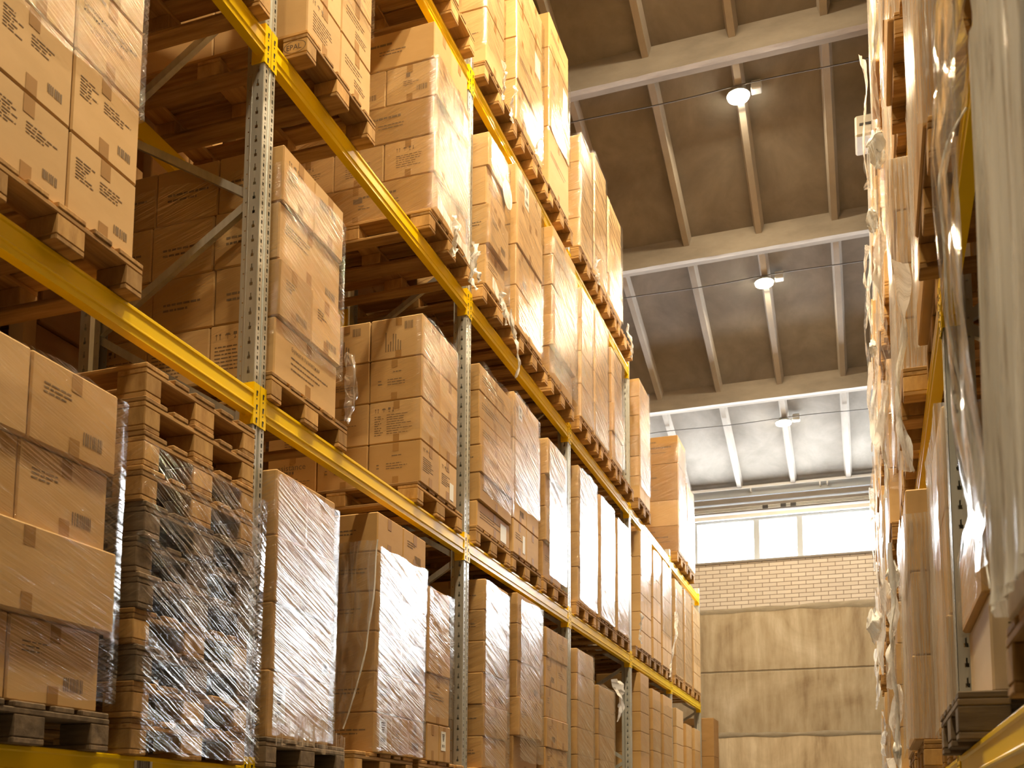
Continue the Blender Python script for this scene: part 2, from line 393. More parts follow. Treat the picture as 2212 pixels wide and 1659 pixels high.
# ------------------------------------------------------------------ rack frames
def holed(mb, P, U, V, w, zs0, zs1, pitch, holes, v=0):
    """sheet spanned by P + U*u + (0,0,z); holes: list of (u0,u1,dz0,dz1)"""
    us = sorted(set([0, w] + [h[0] for h in holes] + [h[1] for h in holes]))
    z = zs0
    while z < zs1 - 1e-6:
        ze = min(z + pitch, zs1)
        cuts = sorted(set([z, ze] + [z + d for h in holes for d in h[2:4] if z + d < ze]))
        for za, zb in zip(cuts[:-1], cuts[1:]):
            run = None
            for ua, ub in zip(us[:-1], us[1:]):
                inside = any(h[0] <= ua + 1e-6 and ub <= h[1] + 1e-6 and z + h[2] <= za + 1e-6 and zb <= z + h[3] + 1e-6 for h in holes)
                if inside: continue
                a = P + U * ua; c = P + U * ub
                mb.quad((a.x, a.y, za), (c.x, c.y, za), (c.x, c.y, zb), (a.x, a.y, zb))
        z = ze
_post = {}
def post_mesh(side, h, front):
    key = (side, round(h, 2), front)
    if key in _post: return _post[key]
    s = -1 if side == 'L' else 1                       # direction into the rack
    b = MB()
    X = Vector((s, 0, 0)); Y = Vector((0, -1, 0)); O = Vector((0, 0, 0))
    slots = [(.012, .024, .006, .028), (.015, .021, .038, .044)]
    off = [(.012, .024, .031, .05), (.015, .021, .012, .018)]
    d0 = 0. if front else 0.
    holed(b, O, Y, None, .040, 0, h, .05, slots)                       # far half of the front
    holed(b, O + Y * .060, Y, None, .040, 0, h, .05, off)              # near half
    for u0, u1, v0, v1 in ((.040, .045, 0, .012), (.045, .055, .012, .012), (.055, .060, .012, 0)):
        a = O + Y * u0 + X * v0; c = O + Y * u1 + X * v1
        b.quad((a.x, a.y, 0), (c.x, c.y, 0), (c.x, c.y, h), (a.x, a.y, h))
    key_h = [(.028, .042, .012, .026), (.032, .038, .026, .046)]
    for u in (0, .1):                                                  # the two sides
        holed(b, O + Y * u, X, None, .062, 0, h, .075 if True else .05, [(.024, .040, .030, .046), (.029, .035, .046, .066)][::-1] if True else key_h)
        a = O + Y * u + X * .062; c = O + Y * (u + (.02 if u == 0 else -.02)) + X * .074
        b.quad((a.x, a.y, 0), (c.x, c.y, 0), (c.x, c.y, h), (a.x, a.y, h))
        holed(b, Vector((c.x, c.y, 0)), X, None, .034, 0, h, .075, [(.013, .021, .03, .038)])
    me = b.mesh('post'); me.materials.append(M['steel']); _post[key] = me; return me
def upright(side, k, height):
    s = -1 if side == 'L' else 1
    xf = XL if side == 'L' else XR
    r = empty('rack_upright', (xf, UY(k), 0))
    names = ['first', 'second', 'third', 'fourth', 'fifth', 'last']
    if side == 'L':
        lab = 'galvanised %s upright frame of the left rack, counted from the camera' % names[k]
    else:
        lab = 'galvanised %s upright frame of the right rack, counted from the camera' % names[k]
    tag(r, lab, 'rack upright', 'upright frames of the pallet racks')
    fp = obj('front_post', post_mesh(side, height, True), None, r); fp.modifiers.new('gauge', 'SOLIDIFY').thickness = .0022
    rp = obj('rear_post', post_mesh(side, height, True), None, r, (s * 1.06, -.1, 0)); rp.rotation_euler = (0, 0, PI)
    rp.modifiers.new('gauge', 'SOLIDIFY').thickness = .0022
    for q, x in ((0, -s * .01), (1, s * 1.07)):
        b = MB(); xa, xb = sorted((x, x + (s * .13 if q == 0 else -s * .13))); b.box(xa, xb, -.13, .03, 0, .008); obj('foot_plate', b, 'steel', r)
    # zigzag bracing: nodes on the front post every 1.17 m, on the rear post half way between
    zn = z_(3.09); dz = .583
    zz = zn - dz * 2 * int((zn - .3) / (2 * dz)); j = 0; front = True
    while zz + dz < height - .05:
        a = (s * .055, -.05, zz) if front else (s * 1.0, -.05, zz)
        c = (s * 1.0, -.05, zz + dz) if front else (s * .055, -.05, zz + dz)
        b = MB(); A = Vector(a); Cc = Vector(c); d = (Cc - A).normalized(); n = Vector((-d.z, 0, d.x)); w = .02
        pr = [(-w, -.016), (w, -.016), (w, .016), (w - .004, .016), (w - .004, -.012), (-w + .004, -.012), (-w + .004, .016), (-w, .016)]
        i0 = len(b.v)
        for P in (A, Cc):
            for p, q in pr: b.v.append(tuple(P + n * p + Vector((0, q, 0))))
        m_ = len(pr)
        for e in range(m_):
            f = (e + 1) % m_; b.f.append((i0 + e, i0 + f, i0 + m_ + f, i0 + m_ + e)); b.sm.append(False)
        obj('brace', b, 'steel', r); zz += dz; front = not front
    return r
for k in range(6):
    upright('L', k, z_(5.92) if k < 4 else z_(4.08))
    upright('R', k, z_(6.1) if k < 5 else z_(4.3))
def beam(side, k, lev, rear=False):
    s = -1 if side == 'L' else 1
    xf = (XL if side == 'L' else XR) + (s * 1.06 if rear else 0)
    if rear: s_in = -s
    else: s_in = s
    ya, yb = UY(k), UY(k + 1) - .1
    zt = z_(BT[lev])
    r = empty('rack_beam', (xf, ya, zt - .12))
    tag(r, 'yellow %s beam of the %s shelf, %s %s-hand bay from the camera' % ('rear' if rear else 'front', LEVN[lev], BAYN[k], 'left' if side == 'L' else 'right'), 'rack beam', 'yellow load beams of the racks')
    f = -s_in                                            # direction of the aisle
    pr = [(0, 0), (0, .026), (.006, .031), (.006, .037), (-.001, .043), (-.001, .098), (.004, .104), (.004, .116), (0, .12), (-.048, .12), (-.048, 0)]
    L_ = yb - ya
    b = MB(); b.prism([(f * p + f * .004, q) for p, q in pr], 1, .0, L_); obj('beam_body', b, 'yellow', r)
    for e, (u0, u1) in enumerate(((-.047, .003), (L_ - .003, L_ + .047))):
        b = MB()
        xa, xb = sorted((f * .003, f * .0075)); b.box(xa, xb, u0, u1, -.045, .165, .001)
        w0, w1 = (u1 - .001, u1 + .004) if e == 0 else (u0 - .004, u0 + .001)
        xa, xb = sorted((f * .0075, -f * .07)); b.box(xa, xb, w0, w1, -.045, .165, .001)
        cp = obj('connector_plate', b, 'yellow', r)
        b = MB(); um = (u0 + u1) / 2; xa, xb = sorted((f * .0074, f * .0092))
        for dz in (-.02, .045, .115):
            b.box(xa, xb, um - .005, um + .004, dz - .012, dz + .012); b.box(xa, xb, um - .002, um + .007, dz + .004, dz + .014)
            b.tube([(f * .0074, um - .001, dz - .028), (f * .009, um - .001, dz - .028)], .004, 8)
        obj('hook', b, 'hook', cp)
    return r
for k in range(-1, 5):
    for lev in (1, 2, 3, 4):
        if lev == 4 and k > 2: continue
        beam('L', k, lev)
        beam('L', k, lev, True)
    for lev in (1, 2, 3, 4):
        if lev == 4 and k == 4: continue
        beam('R', k, lev); beam('R', k, lev, True)
# bar-code plate on the nearest lowest beam
b = MB(); b.box(0, .002, -.055, .055, 0, .075); bl = obj('bar_code_plate', b, 'paper', None, (XL + .0045, 3.52, z_(BT[1]) - .085)); tag(bl, 'white bar-code plate stuck on the lowest yellow beam near the pallet stack', 'label')
b = MB(); y = -.04; rr = random.Random(3)
while y < .04:
    w = rr.choice((.002, .003, .0045)); b.box(.002, .0026, y, y + w, .018, .068); y += w + rr.choice((.002, .003))
obj('bar_code', b, 'ink', bl)

# ------------------------------------------------------------------ pallets (0.8 m along the aisle, 1.2 m deep)
_pal = {}
def pallet_proto(kind):
    """part meshes for a pallet whose origin is the centre of its base"""
    if kind in _pal: return _pal[kind]
    rr = random.Random(5 + len(_pal))
    W = {'tan': ('woodx', 'woody', 'block'), 'grey': ('grey_wood', 'grey_wood', 'grey_wood')}[kind]
    parts = []
    def part(nm, bx, mat):
        cx, cy, cz = (bx[0] + bx[1]) / 2, (bx[2] + bx[3]) / 2, bx[4]
        b = MB(); b.box(bx[0] - cx, bx[1] - cx, bx[2] - cy, bx[3] - cy, 0, bx[5] - bx[4], .004)
        me = b.mesh(nm); me.materials.append(M[mat]); parts.append((nm, me, (cx, cy, cz)))
    for yc, w in ((-.3275, .145), (-.165, .1), (0, .145), (.165, .1), (.3275, .145)):
        e = rr.uniform(-.004, .004); part('deck_board', (-.6 + e, .6 + e, yc - w / 2, yc + w / 2, .122, .144), W[0])
    for xc in (-.5275, 0, .5275): part('cross_board', (xc - .0725, xc + .0725, -.4, .4, .1, .1218), W[1])
    for xc in (-.5275, 0, .5275):
        for yc, w in ((-.35, .1), (0, .145), (.35, .1)): part('block', (xc - .0725, xc + .0725, yc - w / 2, yc + w / 2, .0222, .0998), W[2])
    for yc, w in ((-.35, .1), (0, .145), (.35, .1)): part('bottom_board', (-.6, .6, yc - w / 2, yc + w / 2, 0, .022), W[0])
    b = MB()
    for nm, me, (cx, cy, cz) in parts:
        i = len(b.v)
        b.v += [(v.co.x + cx, v.co.y + cy, v.co.z + cz) for v in me.vertices]
        for p in me.polygons: b.f.append(tuple(i + q for q in p.vertices)); b.sm.append(False)
    one = b.mesh('pallet'); one.materials.append(M[W[0]])
    _pal[kind] = (parts, one); return _pal[kind]
def pallet(loc, label, kind='tan', detail=True, group='wooden pallets on the racks', rz=0.):
    parts, one = pallet_proto(kind)
    if detail:
        r = empty('pallet', loc)
        for nm, me, q in parts:
            o = obj(nm, me, None, r, q)
    else: r = obj('pallet', one, None, None, loc)
    r.rotation_euler[2] = rz
    tag(r, label, 'pallet', group); return r

# ------------------------------------------------------------------ cartons
def carton_mesh(w, d, h):             # d along x, w along y; origin at the centre of the base
    b = MB(); b.box(-d / 2, d / 2, -w / 2, w / 2, 0, h, min(.007, h * .04))
    return b
class Marks:
    # keeps each block of print, symbol row and bar code as a part of its own
    def __init__(s): s.parts = []
    def new(s, nm): s.parts.append((nm, MB())); return s.parts[-1][1]
    def box(s, *a): s.new('printed_panel').box(*a)
    def build(s, mat, o):
        for nm, m_ in s.parts:
            if m_.v: obj(nm, m_, mat, o)
def text_bars(b, face, u0, u1, v, n, rr, hh=.009, gap=.02):
    keep = b
    if isinstance(b, Marks) and gap <= .022: b = b.new('printed_lines')
    for k in range(n):
        if isinstance(keep, Marks) and gap > .022: b = keep.new('printed_lines')
        u = u0; ue = u0 + (u1 - u0) * rr.uniform(.45, 1.)
        while u < ue:
            w = rr.uniform(.012, .045); face(b, u, min(u + w, ue), v - k * gap, v - k * gap + hh); u += w + .006
def icons(b, face, u, v, s):
    if isinstance(b, Marks): b = b.new('handling_symbols')
    for k in range(2):                                    # this-way-up arrows
        face(b, u + k * s * .55 + s * .16, u + k * s * .55 + s * .24, v, v + s * .8); face(b, u + k * s * .55 + s * .06, u + k * s * .55 + s * .34, v + s * .6, v + s * .72)
    u += s * 1.5                                           # umbrella
    face(b, u, u + s * .8, v + s * .5, v + s * .62); face(b, u + s * .15, u + s * .65, v + s * .62, v + s * .78); face(b, u + s * .37, u + s * .43, v, v + s * .5)
    u += s * 1.25                                          # glass
    face(b, u, u + s * .5, v + s * .45, v + s * .85); face(b, u + s * .22, u + s * .28, v + s * .1, v + s * .45); face(b, u + s * .08, u + s * .42, v, v + s * .1)
    u += s * .95                                           # thermometer-like mark
    face(b, u, u + s * .12, v, v + s * .8); face(b, u - s * .06, u + s * .18, v, v + s * .24)
def barcode(b, face, u, v, w, h, rr):
    if isinstance(b, Marks): b = b.new('bar_code')
    x = u
    while x < u + w:
        q = rr.choice((.003, .005, .007)); face(b, x, min(x + q, u + w), v, v + h); x += q + rr.choice((.003, .004, .006))
def front_face(d):
    def f(b, u0, u1, v0, v1): b.box(d / 2 + .0006, d / 2 + .0012, u0, u1, v0, v1)
    return f
def near_face(w):
    def f(b, u0, u1, v0, v1): b.box(u0, u1, -w / 2 - .0012, -w / 2 - .0006, v0, v1)
    return f
def text_mesh(body, size):
    cu = bpy.data.curves.new('t', 'FONT'); cu.body = body; cu.size = size; cu.resolution_u = 2; cu.space_line = .95
    o = bpy.data.objects.new('t', cu); C.objects.link(o)
    me = bpy.data.meshes.new_from_object(o.evaluated_get(bpy.context.evaluated_depsgraph_get()))
    bpy.data.objects.remove(o); me.materials.clear(); return me
R_FRONT = (PI / 2, 0, PI / 2); R_NEAR = (PI / 2, 0, 0)
def printed(parent, body, size, d, w, u, v, side='front', mat='ink'):
    me = text_mesh(body, size); me.materials.append(M[mat])
    o = bpy.data.objects.new('printed_text', me); C.objects.link(o); o.parent = parent
    if side == 'front': o.location = (d / 2 + .0014, u, v); o.rotation_euler = R_FRONT
    else: o.location = (u, -w / 2 - .0014, v); o.rotation_euler = R_NEAR
    return o

SPECS = []           # every carton, sorted later by how large it shows
WRAPS = []
def load(side, bay, lev, slot, y0, y1, xf, rows, film=None, mat='kraft', pal='tan', pals=1, base=None, look=None, pal_x=None, pal_y=None, det=None, prints=None):
    """rows bottom to top: dict/tuple (h, ncol, ndeep, dx, depth, dy)"""
    s = -1 if side == 'L' else 1
    z = z_(BT[lev]) if base is None else base
    where = '%s %s' % (LEVN[lev], 'shelf'); bayn = '%s %s bay' % (BAYN[bay], 'left' if side == 'L' else 'right')
    pos = '%s pallet, %s, %s' % (slot, where, bayn)
    if base is None:
        yc = (y0 + y1) / 2 if pal_y is None else pal_y
        lo, hi = UY(bay) + .41, UY(bay + 1) - .1 - .41
        a_, z__ = {'near': (lo, lo + .1), 'middle': (lo + .91, lo + .97), 'far': (hi - .1, hi)}[slot]
        yc = max(a_, min(z__, yc))
        px = xf + s * .61 if pal_x is None else pal_x + s * .6
        dt = det if det is not None else (side == 'L' and bay <= 1) or (side == 'R' and bay <= 0 and lev <= 2)
        for q in range(pals):
            extra = '' if pals == 1 else (', lower of two' if q == 0 else ', upper of two')
            pallet((px, yc, z + .0005), '%s wooden pallet, %s position on the %s, %s%s' % ('grey' if pal == 'grey' else 'tan', slot, where, bayn, extra), pal, dt)
            z += .1446
    zb = z
    first = len(SPECS)
    n = len(rows)
    for ri, row in enumerate(rows):
        h, nc, nd, dx, dep, dy = (tuple(row) + (1, 1, 0., None, 0.)[len(row) - 1:])[:6] if len(row) < 6 else row
        dep = dep or (.58 if nd == 1 else 1.16)
        W = (y1 - y0) / nc; D = dep / nd
        for c in range(nc):
            for q in range(nd):
                if q > 0 and c > 0: continue
                cx = xf + s * (D * (q + .5)) - s * dx
                cy = y0 + W * (c + .5) + dy
                rn = 'only' if n == 1 else ('bottom' if ri == 0 else 'top' if ri == n - 1 else ['', 'second', 'third', 'fourth', 'fifth', 'sixth', 'seventh', 'eighth'][ri])
                cn = '' if nc == 1 else (['near', 'far'] if nc == 2 else ['near', 'middle', 'far'])[c] + ' column, '
                dn = '' if nd == 1 else ('' if q == 0 else ['', 'middle depth, ' if nd == 3 else 'innermost, ', 'innermost, '][q])
                mt = mat[(ri + c) % len(mat)] if isinstance(mat, (list, tuple)) else mat
                wd = {'kraft': 'brown', 'buff': 'light brown', 'brown': 'dark brown', 'pale': 'pale'}[mt]
                lab = '%s carton, %s row, %s%s%s' % (wd, rn, cn, dn, pos)
                g = .0025
                SPECS.append(dict(side=side, bay=bay, lev=lev, slot=slot, loc=(cx, cy, z), w=W - 2 * g, d=D - 2 * g, h=h - .002, lab=lab, mat=mt, row=ri, col=c, deep=q, n=n, prints=prints,
                                  score=(1 if side == 'L' else .12) * (1 if q == 0 else .6) * W * h / (cx * cx + cy * cy + (z - EYE) ** 2),
                                  grp='cartons on the %s %s' % (slot + ' pallet,', where + ', ' + bayn)))
        z += h
    if film:
        kind, f0, f1 = film
        zt = zb + (z - zb) * f1; z0 = zb + (z - zb) * f0
        mine = SPECS[first:]
        bx = [c['loc'][0] - s * c['d'] / 2 for c in mine]; xo = min(bx) if s > 0 else max(bx)
        bi = [c['loc'][0] + s * c['d'] / 2 for c in mine]; xi = max(bi) if s > 0 else min(bi)
        WRAPS.append((side, xo, min(c['loc'][1] - c['w'] / 2 for c in mine), max(c['loc'][1] + c['w'] / 2 for c in mine), z0 + (.003 if f0 == 0 else 0.), zt, kind, pos, abs(xi - xo), bay, lev))
    return z

# ---- left rack, nearest bay
load('L', -1, 2, 'middle', 2.53, 3.285, -2.72, [(.33, 2), (.33, 2), (.33, 2), (.33, 2)], ('film', .46, .97), 'buff', pal_y=2.905, pal_x=-2.69, prints='lamp')
load('L', -1, 1, 'middle', 2.30, 3.20, -2.72, [(.30, 2, 1, .0), (.31, 1, 1, .035, None, .03), (.30, 2, 1, .0), (.32, 2, 1, .02, None, .015)], ('film', .02, .99), ('kraft', 'buff'), pal='grey', pal_y=2.83, pal_x=-2.70)
load('L', -1, 3, 'far', 3.42, 4.16, -2.68, [(.36, 2), (.36, 2)], None, 'kraft', pal_y=3.76)
load('L', -1, 3, 'middle', 2.5, 3.2, -2.68, [(.36, 2), (.36, 2)], None, 'kraft')
# ---- left rack, second bay
load('L', 0, 1, 'near', 4.375, 4.985, -2.72, [(.33, 1), (.335, 1, 1, .0, None, .015), (.335, 1, 1, .01, None, .02), (.335, 2, 1, .0, None, .02)], ('film_heavy', .0, .97), 'kraft', pal='grey', pal_x=-2.70, prints='tape')
load('L', 0, 1, 'middle', 5.53, 6.25, -2.72, [(.24, 3, 2), (.24, 2, 2), (.24, 2, 2), (.24, 2, 2), (.24, 2, 2), (.24, 2, 2)], ('film_heavy', .0, .86), 'kraft', prints='plain')
load('L', 0, 1, 'far', 6.33, 6.74, -2.73, [(.25, 2), (.33, 1, 1, 0, None, -.03), (.30, 1, 1, .01, None, -.04), (.28, 1, 1, 0, None, -.04)], ('film', .25, .98), 'kraft', pal_y=6.63)
load('L', 0, 2, 'near', 4.37, 5.02, -2.74, [(.305, 1, 3), (.305, 2, 3, .02), (.305, 1, 3, .005), (.305, 2, 3, .02)], ('film', .16, .92), ('buff', 'kraft'), pal_x=-2.73, prints='lamp2')
load('L', 0, 2, 'far', 6.14, 6.78, -2.72, [(.29, 2, 3), (.29, 2, 3), (.29, 2, 3), (.29, 2, 3)], ('film', .30, .99), ('kraft', 'buff'), prints='maxus')
load('L', 0, 3, 'near', 4.46, 5.2, -2.66, [(.30, 2, 2), (.30, 2, 2), (.30, 2, 2), (.30, 2, 2)], ('film', .42, .97), 'buff', pal_x=-2.64, prints='stamp')
load('L', 0, 3, 'far', 6.14, 6.76, -2.66, [(.275, 2, 1, 0, 1.16), (.275, 2, 3, .015), (.275, 2, 1, 0, 1.16), (.275, 2, 3, .02), (.275, 2, 1, 0, 1.16)], ('film_heavy', .0, .80), ('kraft', 'buff'), prints='wide')
load('L', 0, 4, 'far', 5.98, 6.58, -2.66, [(.38, 1, 2), (.38, 1, 2), (.38, 1, 2)], ('film', .0, .9), 'buff', pal_y=6.37)
pallet((-3.25, 5.45, z_(BT[4])), 'tan empty wooden pallet, middle position on the top shelf, second left-hand bay', 'tan', True)
for o in list(C.objects):
    if o.get('label', '').startswith('tan wooden pallet, near position on the third shelf, second left'):
        me = text_mesh('EPAL', .042); me.materials.append(M['ink'])
        q = bpy.data.objects.new('stamped_letters', me); C.objects.link(q); q.parent = o; q.location = (.476, -.4006, .046); q.rotation_euler = R_NEAR
        b = MB(); n = 28
        for k in range(n):
            a, c = 2 * PI * k / n, 2 * PI * (k + 1) / n
            P = lambda t, r: (.5275 + .066 * r * math.cos(t), -.4006, .061 + .034 * r * math.sin(t))
            b.quad(P(a, 1), P(c, 1), P(c, .95), P(a, .95))
        obj('stamped_oval', b, 'ink', o)
# ---- third bay
load('L', 1, 1, 'near', 7.34, 7.88, -2.72, [(.24, 1, 1, .0), (.24, 1, 1, .01, None, .006), (.24, 1), (.24, 1, 1, .008, None, .01), (.24, 1, 1, .005, None, .015), (.24, 1, 1, .008, None, .02)], ('film_heavy', .0, .98), 'kraft', prints='plain')
load('L', 1, 1, 'middle', 8.15, 8.79, -2.72, [(.31, 1, 1, -.03), (.32, 2, 1, .02), (.30, 1), (.31, 2, 1, .005), (.26, 2)], ('film_heavy', .06, .97), 'kraft', prints='plain')
load('L', 1, 1, 'far', 8.95, 9.66, -2.72, [(.27, 2), (.27, 2, 1, .01), (.275, 3), (.27, 2), (.27, 2, 1, .008)], ('film', .0, .96), 'kraft')
load('L', 1, 2, 'near', 7.22, 7.97, -2.72, [(.20, 1, 1, -.01), (.215, 1, 1, .008), (.215, 1, 1, .02), (.215, 1, 1, .008), (.215, 1), (.215, 1)], ('film', .2, .99), 'kraft', prints='plain')
load('L', 1, 2, 'middle', 8.04, 8.74, -2.72, [(.29, 2), (.29, 2), (.40, 1), (.40, 1)], ('film_heavy', .3, .99), 'buff')
load('L', 1, 2, 'far', 8.93, 9.52, -2.72, [(.33, 1, 1, -.02), (.32, 2, 1, .01), (.30, 2, 1, .0), (.34, 1, 1, .03)], ('film_heavy', .0, .98), ('kraft', 'buff'))
load('L', 1, 3, 'near', 7.17, 7.62, -2.66, [(.32, 1, 1, .0), (.33, 1, 1, .03), (.31, 1, 1, 0), (.28, 1, 1, .02)], ('film', .0, .96), 'buff')
load('L', 1, 3, 'middle', 7.90, 8.62, -2.66, [(.36, 1), (.36, 2, 1, .0), (.36, 1, 1, .01), (.36, 2)], ('film', .0, .98), 'buff')
load('L', 1, 3, 'far', 8.95, 9.74, -2.66, [(.29, 1, 1, -.02, None, -.02), (.30, 2, 1, .02, None, -.03), (.30, 1, 1, .0), (.30, 2, 1, .01), (.28, 1, 1, .01)], ('film_heavy', .0, .9), ('kraft', 'buff'))
load('L', 1, 4, 'near', 7.15, 7.57, -2.66, [(.46, 1, 2), (.46, 1, 2), (.40, 1, 2)], ('film', .1, .6), 'buff')
load('L', 1, 4, 'middle', 7.88, 8.62, -2.66, [(.38, 2, 1), (.38, 1, 1, .01), (.36, 2, 1, .0), (.34, 2)], ('film', .0, .95), 'buff')
load('L', 1, 4, 'far', 8.84, 9.52, -2.66, [(.58, 1), (.40, 1, 1, .01), (.40, 2, 1, .0), (.36, 1)], ('film', .3, .8), ('buff', 'kraft'))
# ---- fourth bay
load('L', 2, 1, 'near', 10.02, 10.68, -2.72, [(.27, 1), (.27, 1), (.27, 1), (.27, 1), (.25, 1)], ('film_heavy', .0, .99), 'kraft')
load('L', 2, 1, 'middle', 10.88, 11.62, -2.72, [(.27, 1), (.27, 2), (.27, 1), (.26, 1)], ('film_heavy', .0, 1.), 'kraft')
load('L', 2, 2, 'near', 10.10, 10.84, -2.72, [(.36, 1, 1, -.01), (.36, 1), (.36, 1), (.34, 1)], ('film_heavy', .0, 1.), 'buff')
load('L', 2, 2, 'middle', 10.99, 11.66, -2.72, [(.46, 1), (.46, 1), (.46, 1)], ('film_heavy', .0, 1.), 'buff')
load('L', 2, 2, 'far', 11.80, 12.42, -2.72, [(.34, 1), (.34, 1), (.34, 1), (.32, 1)], ('film_heavy', .0, 1.), 'buff')
load('L', 2, 3, 'near', 9.98, 10.45, -2.66, [(.35, 1), (.35, 1), (.35, 1), (.33, 1)], ('film_heavy', .0, 1.), 'buff')
load('L', 2, 3, 'middle', 10.53, 11.15, -2.66, [(.36, 1, 1, 0), (.36, 2), (.36, 1), (.34, 1)], ('film_heavy', .0, 1.), 'buff')
load('L', 2, 3, 'far', 11.33, 11.86, -2.66, [(.34, 1), (.34, 1, 1, .02), (.34, 1), (.32, 1)], ('film_heavy', .0, 1.), 'kraft')
load('L', 2, 4, 'near', 9.97, 10.46, -2.66, [(.32, 1), (.31, 2), (.31, 1), (.30, 1)], ('film_heavy', .0, 1.), 'buff')
load('L', 2, 4, 'middle', 10.54, 11.1, -2.66, [(.36, 1), (.36, 2), (.36, 1), (.32, 1)], ('film_heavy', .0, 1.), 'buff')
load('L', 2, 4, 'far', 11.16, 11.86, -2.66, [(.33, 1), (.32, 1, 1, .01), (.32, 2), (.30, 1)], ('film_heavy', .0, .95), ('kraft', 'buff'))
# ---- fifth bay
load('L', 3, 1, 'near', 13.06, 13.6, -2.72, [(.25, 1), (.25, 1), (.25, 1), (.25, 1), (.25, 1), (.25, 1)], ('film', .3, .9), 'kraft')
load('L', 3, 1, 'middle', 13.85, 14.4, -2.72, [(.28, 1), (.28, 1), (.28, 1), (.28, 1), (.27, 1)], ('film', .1, .9), 'kraft')
load('L', 3, 1, 'far', 14.6, 15.3, -2.72, [(.28, 1), (.28, 1), (.28, 1), (.28, 1), (.28, 1)], ('film', .1, .9), 'kraft')
load('L', 3, 2, 'near', 13.12, 13.8, -2.72, [(.24, 3), (.24, 3), (.24, 3), (.24, 3), (.24, 2), (.34, 2)], ('film', .4, 1.), 'buff')
load('L', 3, 2, 'middle', 13.95, 14.5, -2.72, [(.28, 2), (.28, 2), (.28, 2), (.28, 2), (.38, 1)], ('film', .5, 1.), 'buff')
load('L', 3, 2, 'far', 14.62, 15.32, -2.72, [(.25, 2), (.25, 3), (.25, 3), (.25, 3), (.25, 2), (.25, 2)], ('film_heavy', .3, 1.), 'buff')
load('L', 3, 3, 'near', 12.85, 13.5, -2.66, [(.30, 2, 2), (.26, 2, 2), (.27, 1, 1, 0, 1.16), (.27, 1, 1, 0, 1.16), (.25, 1, 1, 0, 1.16), (.24, 1, 1, 0, 1.16)], ('film_heavy', .1, .98), 'kraft')
# ---- last bay
load('L', 4, 3, 'near', 15.66, 16.36, -2.66, [(.42, 1, 1, 0, 1.16), (.40, 2, 1, 0, 1.16), (.58, 2, 1, .005, 1.16), (.44, 1, 1, .01, 1.16)], ('film_heavy', .0, .95), 'brown')
load('L', 4, 3, 'middle', 16.52, 17.2, -2.66, [(.45, 1), (.45, 1), (.45, 1)], ('film_heavy', .0, 1.), 'buff')
load('L', 4, 2, 'near', 15.66, 16.3, -2.72, [(.30, 2), (.30, 2), (.30, 2), (.30, 2), (.28, 1)], ('film_heavy', .0, .9), 'buff')
load('L', 4, 2, 'middle', 16.48, 17.15, -2.72, [(.30, 1), (.30, 1), (.30, 2), (.30, 2), (.28, 2)], ('film_heavy', .0, 1.), 'pale')
load('L', 4, 2, 'far', 17.36, 18.1, -2.72, [(.28, 2), (.28, 2), (.28, 1), (.28, 1), (.28, 1)], ('film', .3, 1.), 'buff')
load('L', 4, 1, 'near', 15.64, 16.25, -2.72, [(.26, 1), (.26, 1), (.26, 1), (.26, 1), (.28, 1)], None, 'kraft')
load('L', 4, 1, 'middle', 16.5, 17.05, -2.72, [(.40, 1), (.40, 1), (.36, 1)], None, 'kraft')
load('L', 4, 1, 'far', 17.35, 17.95, -2.72, [(.40, 1), (.40, 1), (.36, 1)], None, 'kraft')
# stack on the floor beyond the end of the left rack
zf = .0
for j in range(5):
    SPECS.append(dict(side='L', bay=5, lev=0, slot='', loc=(-2.95, 19.0, zf), w=.62, d=.7, h=.678, lab='brown carton, %s one of the tall floor stack against the end wall' % ['bottom', 'second', 'third', 'fourth', 'top'][j], mat='brown', row=j, col=0, deep=0, n=5, prints='side', score=1, grp='tall stack of cartons beyond the left rack'))
    zf += .68

# ---- right rack: mostly seen edge-on, so each load differs in how far it stands out into the aisle
rr = random.Random(4)
XF = {  # (bay, level): front plane of near / middle / far loads, None where the place is empty
    (-1, 2): (None, .27, .225), (-1, 3): (None, .25, .22), (-1, 4): (None, .24, .22),
    (0, 1): (.30, .20, .22), (0, 2): (.27, .20, .24), (0, 3): (.24, .19, .25), (0, 4): (.2, .24, .21),
    (1, 1): (.26, .20, .24), (1, 2): (.24, .19, .22), (1, 3): (.25, .2, .18), (1, 4): (.24, .19, .21),
    (2, 1): (.25, .19, .23), (2, 2): (.22, .18, .2), (2, 3): (.23, .17, .2), (2, 4): (.22, .18, .23),
    (3, 1): (.24, .18, .22), (3, 2): (.2, .17, .22), (3, 3): (.21, .16, .19), (3, 4): (.2, .17, .2),
    (4, 1): (.22, .17, .2), (4, 2): (.2, .16, .19), (4, 3): (.2, .16, .18)}
